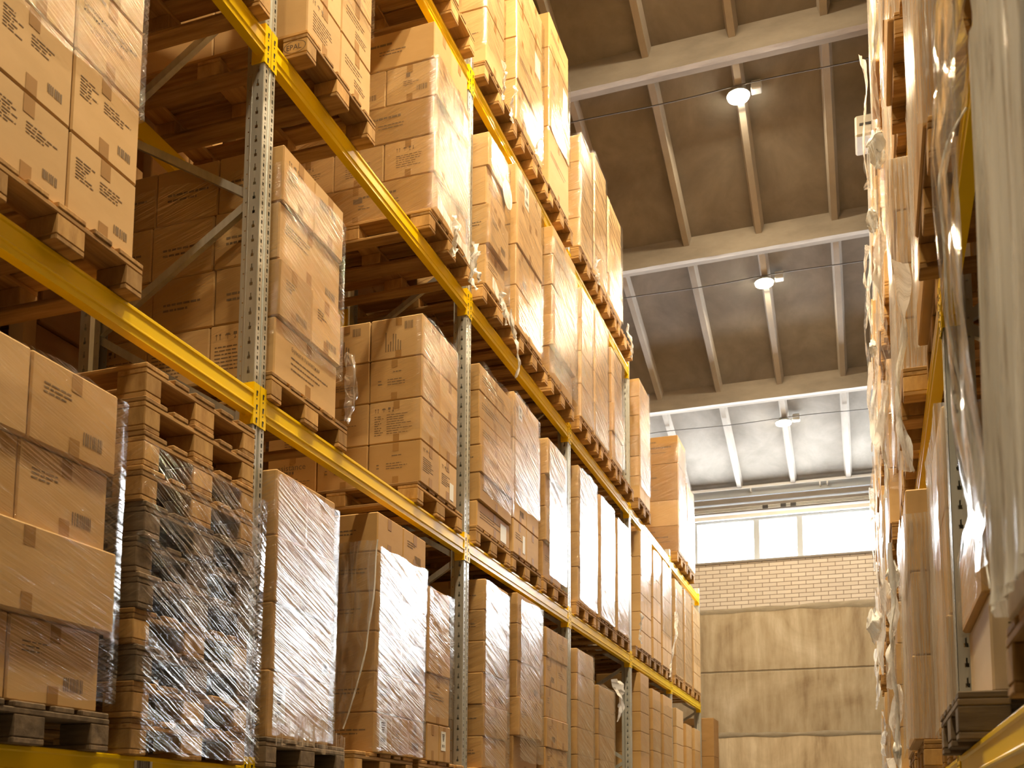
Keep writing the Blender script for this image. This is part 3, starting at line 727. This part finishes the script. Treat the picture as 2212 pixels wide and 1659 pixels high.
for (bay, lev), xs in XF.items():
    for j, x in enumerate(xs):
        if x is None: continue
        ya = UY(bay) + (.10, 1.02, 1.88)[j] + rr.uniform(-.02, .03); wy = rr.uniform(.66, .74)
        if j == 2: wy = min(wy, UY(bay + 1) - .14 - ya)
        tot = rr.uniform(1.12, 1.42) if lev < 4 else rr.uniform(1.0, 1.3)
        n = rr.choice((3, 3, 4)) if bay < 2 else 2
        if bay == 3 and lev == 4: tot = .8
        if (bay, lev) == (0, 1): tot, n = (1.27, 1.22, 1.3)[j], (3, 3, 4)[j]
        if (bay, lev, j) == (0, 1, 0): ya, wy = 4.42, .74
        if (bay, lev, j) == (0, 1, 1): ya, wy = 5.35, .74
        rows = [(tot / n, 1, 1, rr.choice((0, 0, .012, .02)), .6) for _ in range(n)]
        load('R', bay, lev, ('near', 'middle', 'far')[j], ya, ya + wy, x, rows, (rr.choice(('film_heavy', 'film_right', 'film_right')), rr.choice((0., 0., .2)), rr.choice((.9, 1.))), rr.choice(('kraft', 'buff', 'buff')), pal_x=x - .0 + rr.choice((.0, .03)))
load('R', -1, 1, 'near', 1.58, 2.28, .26, [(.44, 1, 1, 0, .7), (.44, 1, 1, 0, .7), (.40, 1, 1, .0, .7)], ('film_white', .0, 1.), 'pale', pal_x=.262)
load('R', -1, 1, 'far', 3.44, 4.17, .345, [(.30, 1, 1, 0, .7), (.27, 1, 1, .02, .7)], ('film', .5, 1.), ('pale', 'kraft'), pal='grey', pal_x=.245, prints='lines')

# ------------------------------------------------------------------ make the cartons
SPECS.sort(key=lambda d: -d['score'])
MAXI = 300
PRINT_TXT = {
 'lamp': [('Светильник светодиодный\nнастенно-потолочный', .022, -.14, .235), ('Master Torchy, LED ceiling light\n        18 W  6500 K  C', .019, -.14, .165)],
}
def decorate(o, s):
    w, d, h = s['w'], s['d'], s['h']; rr = random.Random(int(s['loc'][1] * 1000) + s['row'] * 17 + s['col'])
    ff, nf = front_face(d), near_face(w)
    P = s['prints']; side = s['side']
    if side == 'R':
        if P == 'lines' and s['row'] == 0:
            b = Marks(); text_bars(b, nf, -d / 2 + .05, -d / 2 + .30, h * .8, 6, rr, .006, .036); b.build('paleink', o)
        return
    tp = MB()
    u = rr.uniform(-.02, .02)
    big = s['bay'] <= 1
    if big and s['deep'] == 0:
        tw = .026 if w > .3 else .018
        for v0, v1 in ((h - .075, h - .007), (.007, .07)):
            tp = MB(); ff(tp, u - tw, u + tw, v0, v1); obj('packing_tape', tp, 'tape', o)
    if big and s['col'] == 0 and s['loc'][1] > 5:
        for v0, v1 in ((h - .06, h - .007), (.007, .055)):
            tp = MB(); nf(tp, u - .022, u + .022, v0, v1); obj('packing_tape', tp, 'tape', o)
    if not big and P != 'side' and s['mat'] != 'brown':
        return
    b = Marks(); mk = 'ink'
    if s['mat'] == 'brown':
        if s['col'] == 0:
            text_bars(b, nf, -d / 2 + .12, d / 2 - .1, h * .78, 2, rr, .022, .09); text_bars(b, nf, -d / 2 + .2, d / 2 - .1, h * .4, 2, rr, .01, .06)
            if s['row'] == 2: nf(b, -.3, -.08, .02, h * .97)
        mk = 'paleink'
    elif P == 'lamp':
        if s['row'] in (0, 1):
            text_bars(b, ff, -w / 2 + .035, -w / 2 + .14, h * .74, 7, rr, .0034, .0125); text_bars(b, ff, -.02, w / 2 - .05, h * .68, 4, rr, .0034, .0125); mk = 'paleink'
            barcode(b, ff, w / 2 - .12, h * .2, .075, .035, rr)
        else:
            printed(o, PRINT_TXT['lamp'][0][0], .0235, d, w, -w / 2 + .03, h * .62); printed(o, PRINT_TXT['lamp'][1][0], .018, d, w, -w / 2 + .03, h * .42, 'front', 'paleink')
            text_bars(b, ff, -w / 2 + .035, -w / 2 + .15, h * .86, 1, rr, .012, .02); mk = 'paleink'
    elif P == 'lamp2':
        if s['deep'] == 0:
            if s['row'] == 3 and s['col'] == 0: icons(b, ff, -w / 2 + .05, h * .72, .034); text_bars(b, ff, -w / 2 + .05, 0, h * .62, 5, rr, .004, .014)
            elif s['row'] == 3: barcode(b, ff, -w / 2 + .05, h * .6, .10, .05, rr); barcode(b, ff, -w / 2 + .18, h * .6, .045, .045, rr)
            elif s['row'] == 0:
                printed(o, 'Бумага туалетная', .034, d, w, -w / 2 + .16, h * .62, 'front', 'paleink'); text_bars(b, ff, -w / 2 + .16, w / 2 - .1, h * .5, 3, rr, .006, .03)
            else: text_bars(b, ff, -w / 2 + .06, 0, h * .7, 4, rr, .005, .016); barcode(b, ff, w / 2 - .16, h * .15, .11, .04, rr)
        if s['col'] == 0:
            if s['row'] == 0: icons(b, nf, -.16, h * .74, .04); text_bars(b, nf, -.16, .12, h * .6, 7, rr, .006, .02)
            else: text_bars(b, nf, -.12, .14, h * .5, 2, rr, .012, .03)
        mk = 'paleink'
    elif P == 'maxus':
        if s['col'] == 0:
            if s['deep'] == 2 and s['row'] <= 1:
                printed(o, 'essistance', .062, d, w, -.14, h * .62, 'near', 'paleink'); printed(o, 'maxus', .03, d, w, .02, h * .1, 'near', 'ink')
                text_bars(b, nf, -.14, .14, h * .52, 1, rr, .02, .03); text_bars(b, nf, -.06, .16, h * .38, 4, rr, .005, .018)
            elif s['row'] == 1 and s['deep'] == 0: icons(b, nf, -.15, h * .74, .036); text_bars(b, nf, -.15, -.08, h * .64, 9, rr, .005, .016); text_bars(b, nf, -.06, .13, h * .66, 9, rr, .004, .016)
            elif s['row'] == 3:
                barcode(b, nf, .06, h * .68, .06, .055, rr)
                for k in range(7): nf(b, -.08 + k * .018, -.073 + k * .018, h * .18, h * rr.uniform(.3, .72))
            else:
                text_bars(b, nf, -.13, -.09, h * .48, 2, rr, .007, .022); text_bars(b, nf, -.06, .13, h * .5, 3, rr, .005, .017); text_bars(b, nf, -.02, .05, h * .68, 1, rr, .006, .02)
        elif s['row'] == 0: icons(b, ff, -.12, h * .74, .034); text_bars(b, ff, -.12, .06, h * .6, 6, rr, .004, .014)
        if s['row'] == 0 and s['col'] == 0: icons(b, ff, -.12, h * .76, .034); text_bars(b, ff, -.12, .06, h * .62, 7, rr, .004, .014)
        mk = 'paleink'
    elif P == 'wide':
        if s['col'] == 0:
            if d > .8:
                text_bars(b, nf, .02, .36, h * .66, 1, rr, .016, .03); text_bars(b, nf, .02, .12, h * .46, 2, rr, .007, .022); text_bars(b, nf, .16, .44, h * .48, 2, rr, .007, .022)
                if s['row'] == 0: nf(b, -.02, .05, h * .55, h * .68)
            elif s['row'] == 1: icons(b, nf, -.1, h * .70, .034); text_bars(b, nf, -.1, .1, h * .58, 6, rr, .005, .016)
            else: barcode(b, nf, .04, h * .24, .08, .04, rr); nf(b, -.04, -.01, h * .66, h * .78); text_bars(b, nf, -.06, .08, h * .55, 3, rr, .004, .014)
        elif s['row'] % 2: icons(b, ff, -.1, h * .7, .03)
        mk = 'paleink'
    elif P == 'stamp':
        if s['deep'] == 0:
            if s['col'] == 0: icons(b, ff, -w / 2 + .05, h * .74, .035); text_bars(b, ff, -w / 2 + .06, .1, h * .6, 7, rr, .0035, .017)
            else: text_bars(b, ff, -w / 2 + .05, w / 2 - .05, h * .66, 3, rr, .004, .02); text_bars(b, ff, -.02, w / 2 - .05, h * .4, 3, rr, .004, .016)
        mk = 'paleink'
    elif P == 'tape':
        if s['row'] == 1: icons(b, ff, -w / 2 + .05, h * .76, .03); text_bars(b, ff, -w / 2 + .05, -w / 2 + .2, h * .3, 4, rr, .004, .014)
        mk = 'paleink'
    elif P == 'side' or d > .65:
        if s['row'] % 2: ff(b, .12, .18, h * .7, h * .85)
        text_bars(b, ff, 0, .18, h * .6, 2, rr, .012, .05); mk = 'paleink'
    else:
        v = rr.random()
        if v < .4: text_bars(b, ff, -w / 2 + .06, w / 2 - .1, h * .62, 3, rr, .006, .02)
        elif v < .6: barcode(b, ff, w / 2 - .18, h * .2, .1, .05, rr); text_bars(b, ff, -w / 2 + .06, 0, h * .7, 3, rr, .005, .016)
        if s['col'] == 0 and v > .3: text_bars(b, nf, -d / 2 + .3, d / 2 - .05, h * .55, 2, rr, .008, .022)
        mk = 'paleink'
    b.build(mk, o)
    # a few stickers
    key = (s['bay'], s['lev'], s['slot'], s['row'], s['col'], s['deep'])
    if key in STICK:
        u, v, sw, sh, bars = STICK[key]
        st = MB(); st.box(d / 2 + .0013, d / 2 + .002, u - sw / 2, u + sw / 2, v, v + sh); so = obj('shipping_label', st, 'paper', o)
        if bars:
            q = MB()
            fx = lambda b_, a, c, e, g: b_.box(d / 2 + .002, d / 2 + .0024, a, c, e, g)
            barcode(q, fx, u - sw * .3, v + sh * .18, sw * .6, sh * .14, rr)
            for k in range(5): fx(q, u - sw * (.15 + .03 * k) , u + sw * (.12 + .04 * k), v + sh * (.5 + .08 * k), v + sh * (.545 + .08 * k))
            obj('label_print', q, 'ink', so)
STICK = {(0, 1, 'near', 0, 0, 0): (-.20, .07, .11, .19, True), (0, 1, 'near', 1, 0, 0): (.24, .05, .07, .06, True), (0, 1, 'middle', 0, 0, 0): (.0, .04, .10, .17, True),
         (0, 1, 'far', 0, 1, 0): (-.03, .08, .08, .13, True), (0, 2, 'far', 0, 1, 0): (.06, .03, .07, .12, False), (1, 2, 'middle', 3, 0, 0): (-.18, .2, .1, .12, True),
         (1, 2, 'middle', 0, 0, 0): (.1, .05, .06, .15, False), (1, 2, 'near', 0, 0, 0): (.22, .02, .14, .14, False), (1, 3, 'middle', 3, 0, 0): (.1, .1, .12, .2, True),
         (1, 4, 'middle', 2, 1, 0): (.05, .05, .16, .2, False), (1, 4, 'far', 2, 1, 0): (.05, .02, .16, .3, False), (0, 3, 'far', 3, 1, 0): (.08, .04, .1, .16, False),
         (1, 1, 'near', 5, 0, 0): (-.2, .04, .06, .1, True)}
rest = MB()
print('CARTONS', len(SPECS))
for i, s in enumerate(SPECS):
    w, d, h = s['w'], s['d'], s['h']
    if i < MAXI:
        o = obj('carton', carton_mesh(w, d, h), s['mat'], None, s['loc'])
        rj = random.Random(i); o.rotation_euler[2] = rj.uniform(-.004, .004)
        tag(o, s['lab'], 'carton', s['grp'])
        decorate(o, s)
    else:
        x, y, z = s['loc']; rest.box(x - d / 2, x + d / 2, y - w / 2, y + w / 2, z, z + h, .006)
if rest.v:
    o = obj('far_cartons', rest, 'buff'); tag(o, 'remaining small brown cartons on the farther and edge-on shelves of both racks', 'cartons'); o['kind'] = 'stuff'
# cartons of the next rack row, glimpsed in the dark behind the left rack
b = MB(); rr = random.Random(8)
for k in range(-1, 4):
    for lev in (1, 2, 3, 4):
        for j in range(3):
            ya = UY(k) + .05 + .9 * j
            if rr.random() < .06 and lev < 3: continue
            z = z_(BT[lev]) + .15; n = rr.choice((3, 4, 5))
            b.box(-5.45, -4.25, ya, ya + .8, z_(BT[lev]), z - .002)
            for q in range(n):
                hh = 1.3 / n
                for c in range(2): b.box(-5.4, -4.25 - rr.uniform(0, .04), ya + .37 * c + .02, ya + .37 * c + .385, z, z + hh - .004, .006)
                z += hh
for lev in (1, 2, 3, 4):
    b.box(-5.4, -5.3, UY(-1), UY(4), z_(BT[lev]) - .12, z_(BT[lev]) - .002); b.box(-4.3, -4.2, UY(-1), UY(4), z_(BT[lev]) - .12, z_(BT[lev]) - .002)
for k in range(-1, 5):
    for x in (-5.35, -4.25): b.box(x - .05, x + .05, UY(k) - .1, UY(k) - .01, 0, z_(5.6))
o = obj('hidden_row_cartons', b, 'brown'); tag(o, 'dim stacks of cartons on the rack row behind the left rack', 'cartons'); o['kind'] = 'stuff'

# ------------------------------------------------------------------ the stack of empty pallets, lowest shelf, nearest bay
zp = z_(BT[1]); rr = random.Random(21)
ords = ['bottom', 'second', 'third', 'fourth', 'fifth', 'sixth', 'seventh', 'eighth', 'ninth', 'tenth', 'top']
for j in range(11):
    dx, dy = rr.uniform(-.012, .012), rr.uniform(-.007, .007)
    kind = 'grey' if j in (2, 4, 5, 6) else 'tan'
    pallet((-2.70 - .6 + dx, 3.77 + dy, zp), '%s empty pallet, %s one in the wrapped pallet stack beside the first left upright' % ({'grey': 'dark', 'tan': 'tan'}[kind], ords[j]), kind, True, 'stack of empty pallets', rr.uniform(-.006, .006))
    zp += .1445

# ------------------------------------------------------------------ stretch wrap
def wrap(side, xf, y0, y1, za, zb, kind, label, depth, seed, amp=.006, bulge=0., grip=.012, folds=False):
    s = -1 if side == 'L' else 1
    xo = xf - s * grip; xi = xf + s * (depth + grip); ya, yb = y0 - grip, y1 + grip
    cx, cy = (xo + xi) / 2, (y0 + y1) / 2
    ring = []
    def seg(p, q, n):
        for k in range(n): ring.append((Vector(p).lerp(Vector(q), k / n), Vector(((q[1] - p[1]), -(q[0] - p[0]))).normalized()))
    pts = [(xo, ya), (xo, yb), (xi, yb), (xi, ya)]
    ns = [22, 10, 3, 16]
    for k in range(4): seg(pts[k], pts[(k + 1) % 4], ns[k])
    rj = random.Random(seed); ph = rj.uniform(0, 99)
    nv = max(10, int((zb - za) / .045))
    # strips of slanting tension
    cen = Vector((cx, cy))
    b = MB(); n = len(ring)
    for v in range(nv + 1):
        for (p, nn) in ring:
            nn = (nn if nn.dot(p - cen) > 0 else -nn)
            z = za + (zb - za) * v / nv
            e = noise.noise((p.x * 2 + ph, p.y * 2.2, z * 2.5)) + .6 * noise.noise((p.x * 3, p.y * 2 + ph, (z + .3 * (p.y - p.x)) * 16))
            if folds: e = .8 * math.sin(p.y * 58 + 3 * noise.noise((p.y * 5, z * .8, ph))) + 1.2 * noise.noise((p.y * 9, z * .9, ph)) + .2
            off = max(-.008, amp * e) + bulge * max(0., math.sin(PI * v / nv))
            edge = .0
            if v in (0, nv): edge = .035 * (abs(noise.noise((p.x * 4 + ph, p.y * 4, 3.3))) if v == 0 else noise.noise((p.x * 4 + ph, p.y * 4, 3.3))); off += .003
            q = p + nn * off
            b.v.append((q.x - cx, q.y - cy, z + edge - za))
    for v in range(nv):
        for k in range(n):
            l = (k + 1) % n
            b.f.append((v * n + k, v * n + l, (v + 1) * n + l, (v + 1) * n + k)); b.sm.append(True)
    o = obj('stretch_wrap', b, kind, None, (cx, cy, za)); tag(o, label, 'stretch wrap', 'clear stretch wrap around the pallet loads'); return o
for i, (side, xf, y0, y1, za, zb, kind, pos, depth, bay, lev) in enumerate(WRAPS):
    wrap(side, xf, y0, y1, za, zb, kind, 'clear film wound round the cartons, ' + pos, depth, i * 3 + 1, folds=(kind == 'film_white'), amp=.012 if kind == 'film_white' else .006, grip=.02 if kind == 'film_white' else .012)
wrap('L', -2.675, 3.355, 4.183, z_(BT[1]) + .002, z_(BT[1]) + .144 * 8.6, 'film_stack', 'crinkled clear film wound round the lower pallets of the empty pallet stack', 1.25, 777, .011, .0, .022)

# ------------------------------------------------------------------ loose film
def ribbon(name, path, width, kind, label, seed, wob=.02, across=(0, 1, 0), nu=26, nv=6, taper=1.):
    """a torn strip: path of points, width across"""
    P = [Vector(p) for p in path]; A = Vector(across).normalized(); o0 = P[0].copy()
    def at(u):
        t = u * (len(P) - 1); k = min(int(t), len(P) - 2); return P[k].lerp(P[k + 1], t - k)
    def fn(u, v):
        c = at(u); w = width * (1 - (1 - taper) * u) * (1 + .5 * noise.noise((u * 4, seed, 0)))
        tw = 1.4 * noise.noise((u * 2.2, seed, 5.))
        dirv = (A * math.cos(tw) + A.cross(Vector((0, 0, 1))) * math.sin(tw))
        ruff = wob * (noise.noise((u * 7, v * 4, seed)) + .6 * noise.noise((u * 3, v * 9, seed + 7)))
        return c + dirv * (w * (v - .5)) + A.cross(Vector((0, 0, 1))) * ruff + Vector((0, 0, .4 * ruff)) - o0
    b = MB(); b.grid(fn, nu, nv); o = obj(name, b, kind, None, o0); tag(o, label, 'plastic film', 'loose ends of film hanging in the aisle'); return o
# tail of film at the foot of the second-shelf load
b = MB()
def tail(u, v):
    ang = (v - .5) * 2.2
    wd = .13 * math.sin(PI * min(1, .12 + u * .88)) ** .7
    return (.02 + .05 * math.cos(ang) + .02 * noise.noise((u * 5, v * 4, 1)), .0 + wd * (v) + .02 * noise.noise((u * 6, v * 3, 9)), -.40 * u + .03 * noise.noise((u * 3, v * 6, 4)))
b.grid(tail, 26, 14); o = obj('hanging_film_tail', b, 'film_loose', None, (-2.74, 5.035, z_(2.60))); tag(o, 'puffed bag of clear film hanging at the foot of the second-shelf load', 'plastic film')
# sheet hanging down the side of the lowest middle load, second bay
b = MB()
SE = [(-2.67, 1.631), (-2.689, 1.262), (-2.731, .994), (-2.799, .727), (-2.868, .53)]
def sheet(u, v):
    t = u * (len(SE) - 1); k = min(int(t), len(SE) - 2); f = t - k
    x = SE[k][0] + (SE[k + 1][0] - SE[k][0]) * f; z = SE[k][1] + (SE[k + 1][1] - SE[k][1]) * f
    n_ = noise.noise((u * 6, v * 5, 2))
    return (x - .30 * v * (1 - .45 * u) + .012 * n_, 5.425 + .03 * noise.noise((u * 5, v * 6, 8)), z_(z) - .06 * v * u + .01 * n_)
b.grid(sheet, 40, 18); o = obj('hanging_film_sheet', b, 'film_loose', None); tag(o, 'tall loose sheet of clear film hanging down the near side of stacked cartons', 'plastic film')
q = MB(); q.tube([sheet(k / 30, 0) for k in range(31)], [.004 + .004 * abs(noise.noise((k * .25, 3, 1))) for k in range(31)], 6); obj('gathered_edge', q, 'film_white', o)
# torn ends along the bottoms of the third- and second-shelf loads, left rack
rr = random.Random(31)
tails = [  # x, y, z(eye), length, width, sideways drift, label
 (-2.655, 6.30, 4.10, .26, .07, .05, 'white twisted shred under the third-shelf load before the second left upright'),
 (-2.65, 6.62, 4.10, .34, .06, .05, 'knotted film shred hanging over the third-shelf beam beside the second left upright'),
 (-2.65, 6.72, 4.08, .22, .05, .0, 'short film curl just left of the second left upright, third shelf'),
 (-2.65, 7.30, 4.06, .25, .06, .02, 'frayed film under the third-shelf load just past the second left upright'),
 (-2.64, 7.52, 4.02, .5, .035, .12, 'long thin film loop dangling across the third-shelf beam, third left bay'),
 (-2.65, 6.34, 5.98, .22, .06, .02, 'drooping film shreds under the top-shelf pallet left of the second upright'),
 (-2.65, 7.25, 5.94, .3, .05, .06, 'white film rope under the top-shelf load past the second left upright'),
 (-2.65, 7.50, 5.90, .3, .06, .02, 'frayed film bunch at the top shelf between first and second loads, third bay'),
 (-2.65, 8.2, 5.92, .2, .05, .0, 'small film scrap under the middle top-shelf load of the third left bay'),
 (-2.65, 10.3, 5.93, .3, .07, .0, 'film scrap under the near top-shelf load of the fourth left bay'),
 (-2.65, 11.85, 5.9, .35, .1, .1, 'white film end past the top-shelf beam tip, fourth left bay'),
 (-2.66, 11.2, 1.55, .45, .16, .05, 'crumpled clear film spilling over the lowest middle load, fourth left bay'),
 (-2.66, 14.9, 3.0, 1.0, .09, -.5, 'long white film streamer trailing down the second shelf of the fifth left bay'),
 (-2.66, 12.35, 2.5, .35, .12, .1, 'puffed white film at the second shelf beside the fourth left upright')]
for i, (x, y, z, ln, w, dr, lab) in enumerate(tails):
    x += .085
    n = 6; pth = [(x + .02 * math.sin(i + k), y + dr * k / n + .02 * math.sin(k * 1.9 + i), z_(z) - ln * k / n) for k in range(n + 1)]
    ribbon('hanging_film_shred', pth, w, 'film_white', lab, i * 1.7, .03, (0, 1, 0), 22, 5, .5)
# seams of film along the pallet edge, third shelf
ribbon('hanging_film_hem', [(-2.615, 6.12, z_(4.12)), (-2.612, 6.45, z_(4.06)), (-2.612, 6.78, z_(4.02))], .10, 'film_white', 'pale gathered hem of film along the pallet edge before the second left upright', 3.1, .015, (0, 0, 1), 20, 4)
ribbon('hanging_film_hem', [(-2.615, 7.2, z_(4.10)), (-2.612, 7.5, z_(4.02)), (-2.612, 7.66, z_(3.96))], .08, 'film_white', 'gathered hem of film along the third-shelf pallet past the second left upright', 5.2, .015, (0, 0, 1), 20, 4)
ribbon('hanging_film_hem', [(-2.66, 4.36, z_(.43)), (-2.655, 4.7, z_(.45)), (-2.66, 5.06, z_(.38))], .15, 'film_loose', 'clear film skirt over the pallet under the lowest near load, second left bay', 9.2, .02, (0, 0, 1), 20, 5)
# paper disc on the near third-shelf load
b = MB(); b.tube([(0, 0, 0), (.003, 0, 0)], .115, 24); o = obj('paper_disc', b, 'paper', None, (-2.645, 7.62, z_(5.06))); tag(o, 'round white paper sheet sticking out beside the third-shelf load, third left bay', 'paper')
# right-hand side: curtain of film round the nearest load and ragged strips along the row
edge = [(.33, 3.02, 2.02), (.24, 2.95, 1.86), (.205, 2.9, 1.70), (.225, 3.0, 1.36), (.275, 3.2, 1.10), (.31, 3.3, .79), (.31, 3.2, .66)]
def cur(u, v):
    t = u * (len(edge) - 1); k = min(int(t), len(edge) - 2); f = t - k
    a = Vector(edge[k]).lerp(Vector(edge[k + 1]), f)
    c = Vector((.185, 2.0, 2.02 - 1.42 * u))
    p = a.lerp(c, v)
    p.x += .018 * math.sin(v * 17 + 2 * u) * (1 - .4 * v) + .02 * noise.noise((u * 5, v * 6, 2)); p.z += EYE
    return p
b = MB(); b.grid(cur, 40, 40); o = obj('hanging_film_curtain', b, 'film_veil'); tag(o, 'big loose curtain of clear film bulging from the nearest right-hand load', 'plastic film')
b = MB(); b.tube([cur(k / 40, 0) for k in range(41)], [.003 + .003 * abs(noise.noise((k * .3, 1, 2))) for k in range(41)], 6); obj('gathered_edge', b, 'film_white', o)
rr = random.Random(77)
i = 0
NM = 'limp ragged thin wavy torn frayed crumpled narrow broad twisted long short'.split()
for bay in range(0, 5):
    for lev in (1, 2, 3, 4):
        for j, (sl, fy) in enumerate((('near', .45), ('far', 2.1))):
            if bay > 2 and j: continue
            if (bay, lev) not in XF: continue
            xs = XF[(bay, lev)]; x = xs[0 if j == 0 else 2] - .09
            y = UY(bay) + fy; zt = z_(BT[lev]) + rr.uniform(.2, 1.2); ln = rr.uniform(.5, 1.3); w = rr.uniform(.05, .12)
            n = 7; ph = rr.uniform(0, 9)
            pth = [(x + .018 * math.sin(ph + k * 1.1) - .01 * k / n, y + rr.uniform(-.04, .04), zt - ln * k / n) for k in range(n + 1)]
            if (bay, lev, j) == (0, 1, 0): pth = [(.115 + .012 * math.sin(k * 1.3), 5.33 + .01 * k, z_(1.35) - 1.0 * k / n) for k in range(n + 1)]; w = .05
            ribbon('hanging_film_strip', pth, w, 'film_white' if rr.random() < .65 else 'film_loose', '%s film strip hanging off the %s load, %s shelf, %s right-hand bay' % (NM[i % len(NM)], sl, LEVN[lev], BAYN[bay]), i * 2.3 + .7, .022, (.35, 1, 0), 26, 5, .7); i += 1
# the knotted bundles that stick out into the aisle
for x, y, z, w, lab in ((.12, 5.45, 3.46, .085, 'knotted ball of film sticking out high on the right-hand racks'), (.10, 6.2, 3.50, .06, 'drooping film scrap jutting into the aisle beneath the knotted ball'),
                        (.05, 8.5, 1.52, .11, 'flared film skirt jutting into the aisle low on the right-hand racks'), (.13, 5.6, 1.25, .06, 'crumpled film bundle beside the brown stack on the lowest right shelf'),
                        (.10, 7.7, 3.38, .05, 'small film corner sticking out of the right-hand row, mid height'), (.12, 5.5, .365, .035, 'tiny white film flake low down against the right-hand row')):
    b = MB()
    def fn(u, v):
        a = 2 * PI * v; r = w * (.25 + .75 * math.sin(PI * min(.97, u + .03)) ) * (1 + .7 * noise.noise((u * 4 + x * 9, math.cos(a) * 2, math.sin(a) * 2)))
        return (.5 * r * math.cos(a), r * math.sin(a), (.5 - u) * w * 2.2 + .05 * noise.noise((u * 5, v * 7, y)))
    b.grid(fn, 14, 18); o = obj('hanging_film_bundle', b, 'film_white', None, (x, y, z_(z))); tag(o, lab, 'plastic film')

# ------------------------------------------------------------------ light, camera, view
w = bpy.data.worlds.new('daylight'); bpy.context.scene.world = w; w.use_nodes = True
bg = w.node_tree.nodes['Background']; bg.inputs[0].default_value = (.93, .97, 1., 1); bg.inputs[1].default_value = 60.
pl = bpy.data.lights.new('window_portal', 'AREA'); pl.shape = 'RECTANGLE'; pl.size = XB - XA; pl.size_y = z_(6.22) - WB; pl.cycles.is_portal = True
po = bpy.data.objects.new('window_portal', pl); C.objects.link(po); po.location = ((XA + XB) / 2, YW + .29, (WB + z_(6.22)) / 2); po.rotation_euler = (-PI / 2, 0, 0)

F, CX, CY = 2282.4028, 1069.6868, 1522.8732
yaw, pitch, roll = -.343, -.1105, .0065
Rz = Matrix.Rotation(yaw, 3, 'Z'); Bm = Matrix(((1, 0, 0), (0, 0, -1), (0, 1, 0))); Rx = Matrix.Rotation(pitch, 3, 'X'); Rr = Matrix.Rotation(roll, 3, 'Z')
Mc = Rr @ Rx @ Bm @ Rz                      # world -> camera (x right, y down, z forward)
cam = bpy.data.cameras.new('camera'); co = bpy.data.objects.new('camera', cam); C.objects.link(co)
right, down, fwd = Vector(Mc[0]), Vector(Mc[1]), Vector(Mc[2])
mw = Matrix((right, -down, -fwd)).transposed().to_4x4(); mw.translation = Vector((0, 0, EYE)); co.matrix_world = mw
cam.sensor_fit = 'HORIZONTAL'; cam.sensor_width = 36.; cam.lens = F / 2212 * 36
cam.shift_x = (1106 - CX) / 2212; cam.shift_y = (CY - 829.5) / 2212
cam.clip_start = .05; cam.clip_end = 200
cam.dof.use_dof = True; cam.dof.focus_distance = 7.; cam.dof.aperture_fstop = 5.
sc = bpy.context.scene; sc.camera = co
sc.view_settings.view_transform = 'Standard'; sc.view_settings.look = 'None'; sc.view_settings.exposure = .5; sc.view_settings.gamma = 1.; sc.view_settings.use_curve_mapping = False
sc.cycles.transparent_max_bounces = 24; sc.cycles.max_bounces = 8; sc.cycles.diffuse_bounces = 4; sc.cycles.glossy_bounces = 4
sc.cycles.use_denoising = True; sc.cycles.sample_clamp_indirect = 6.
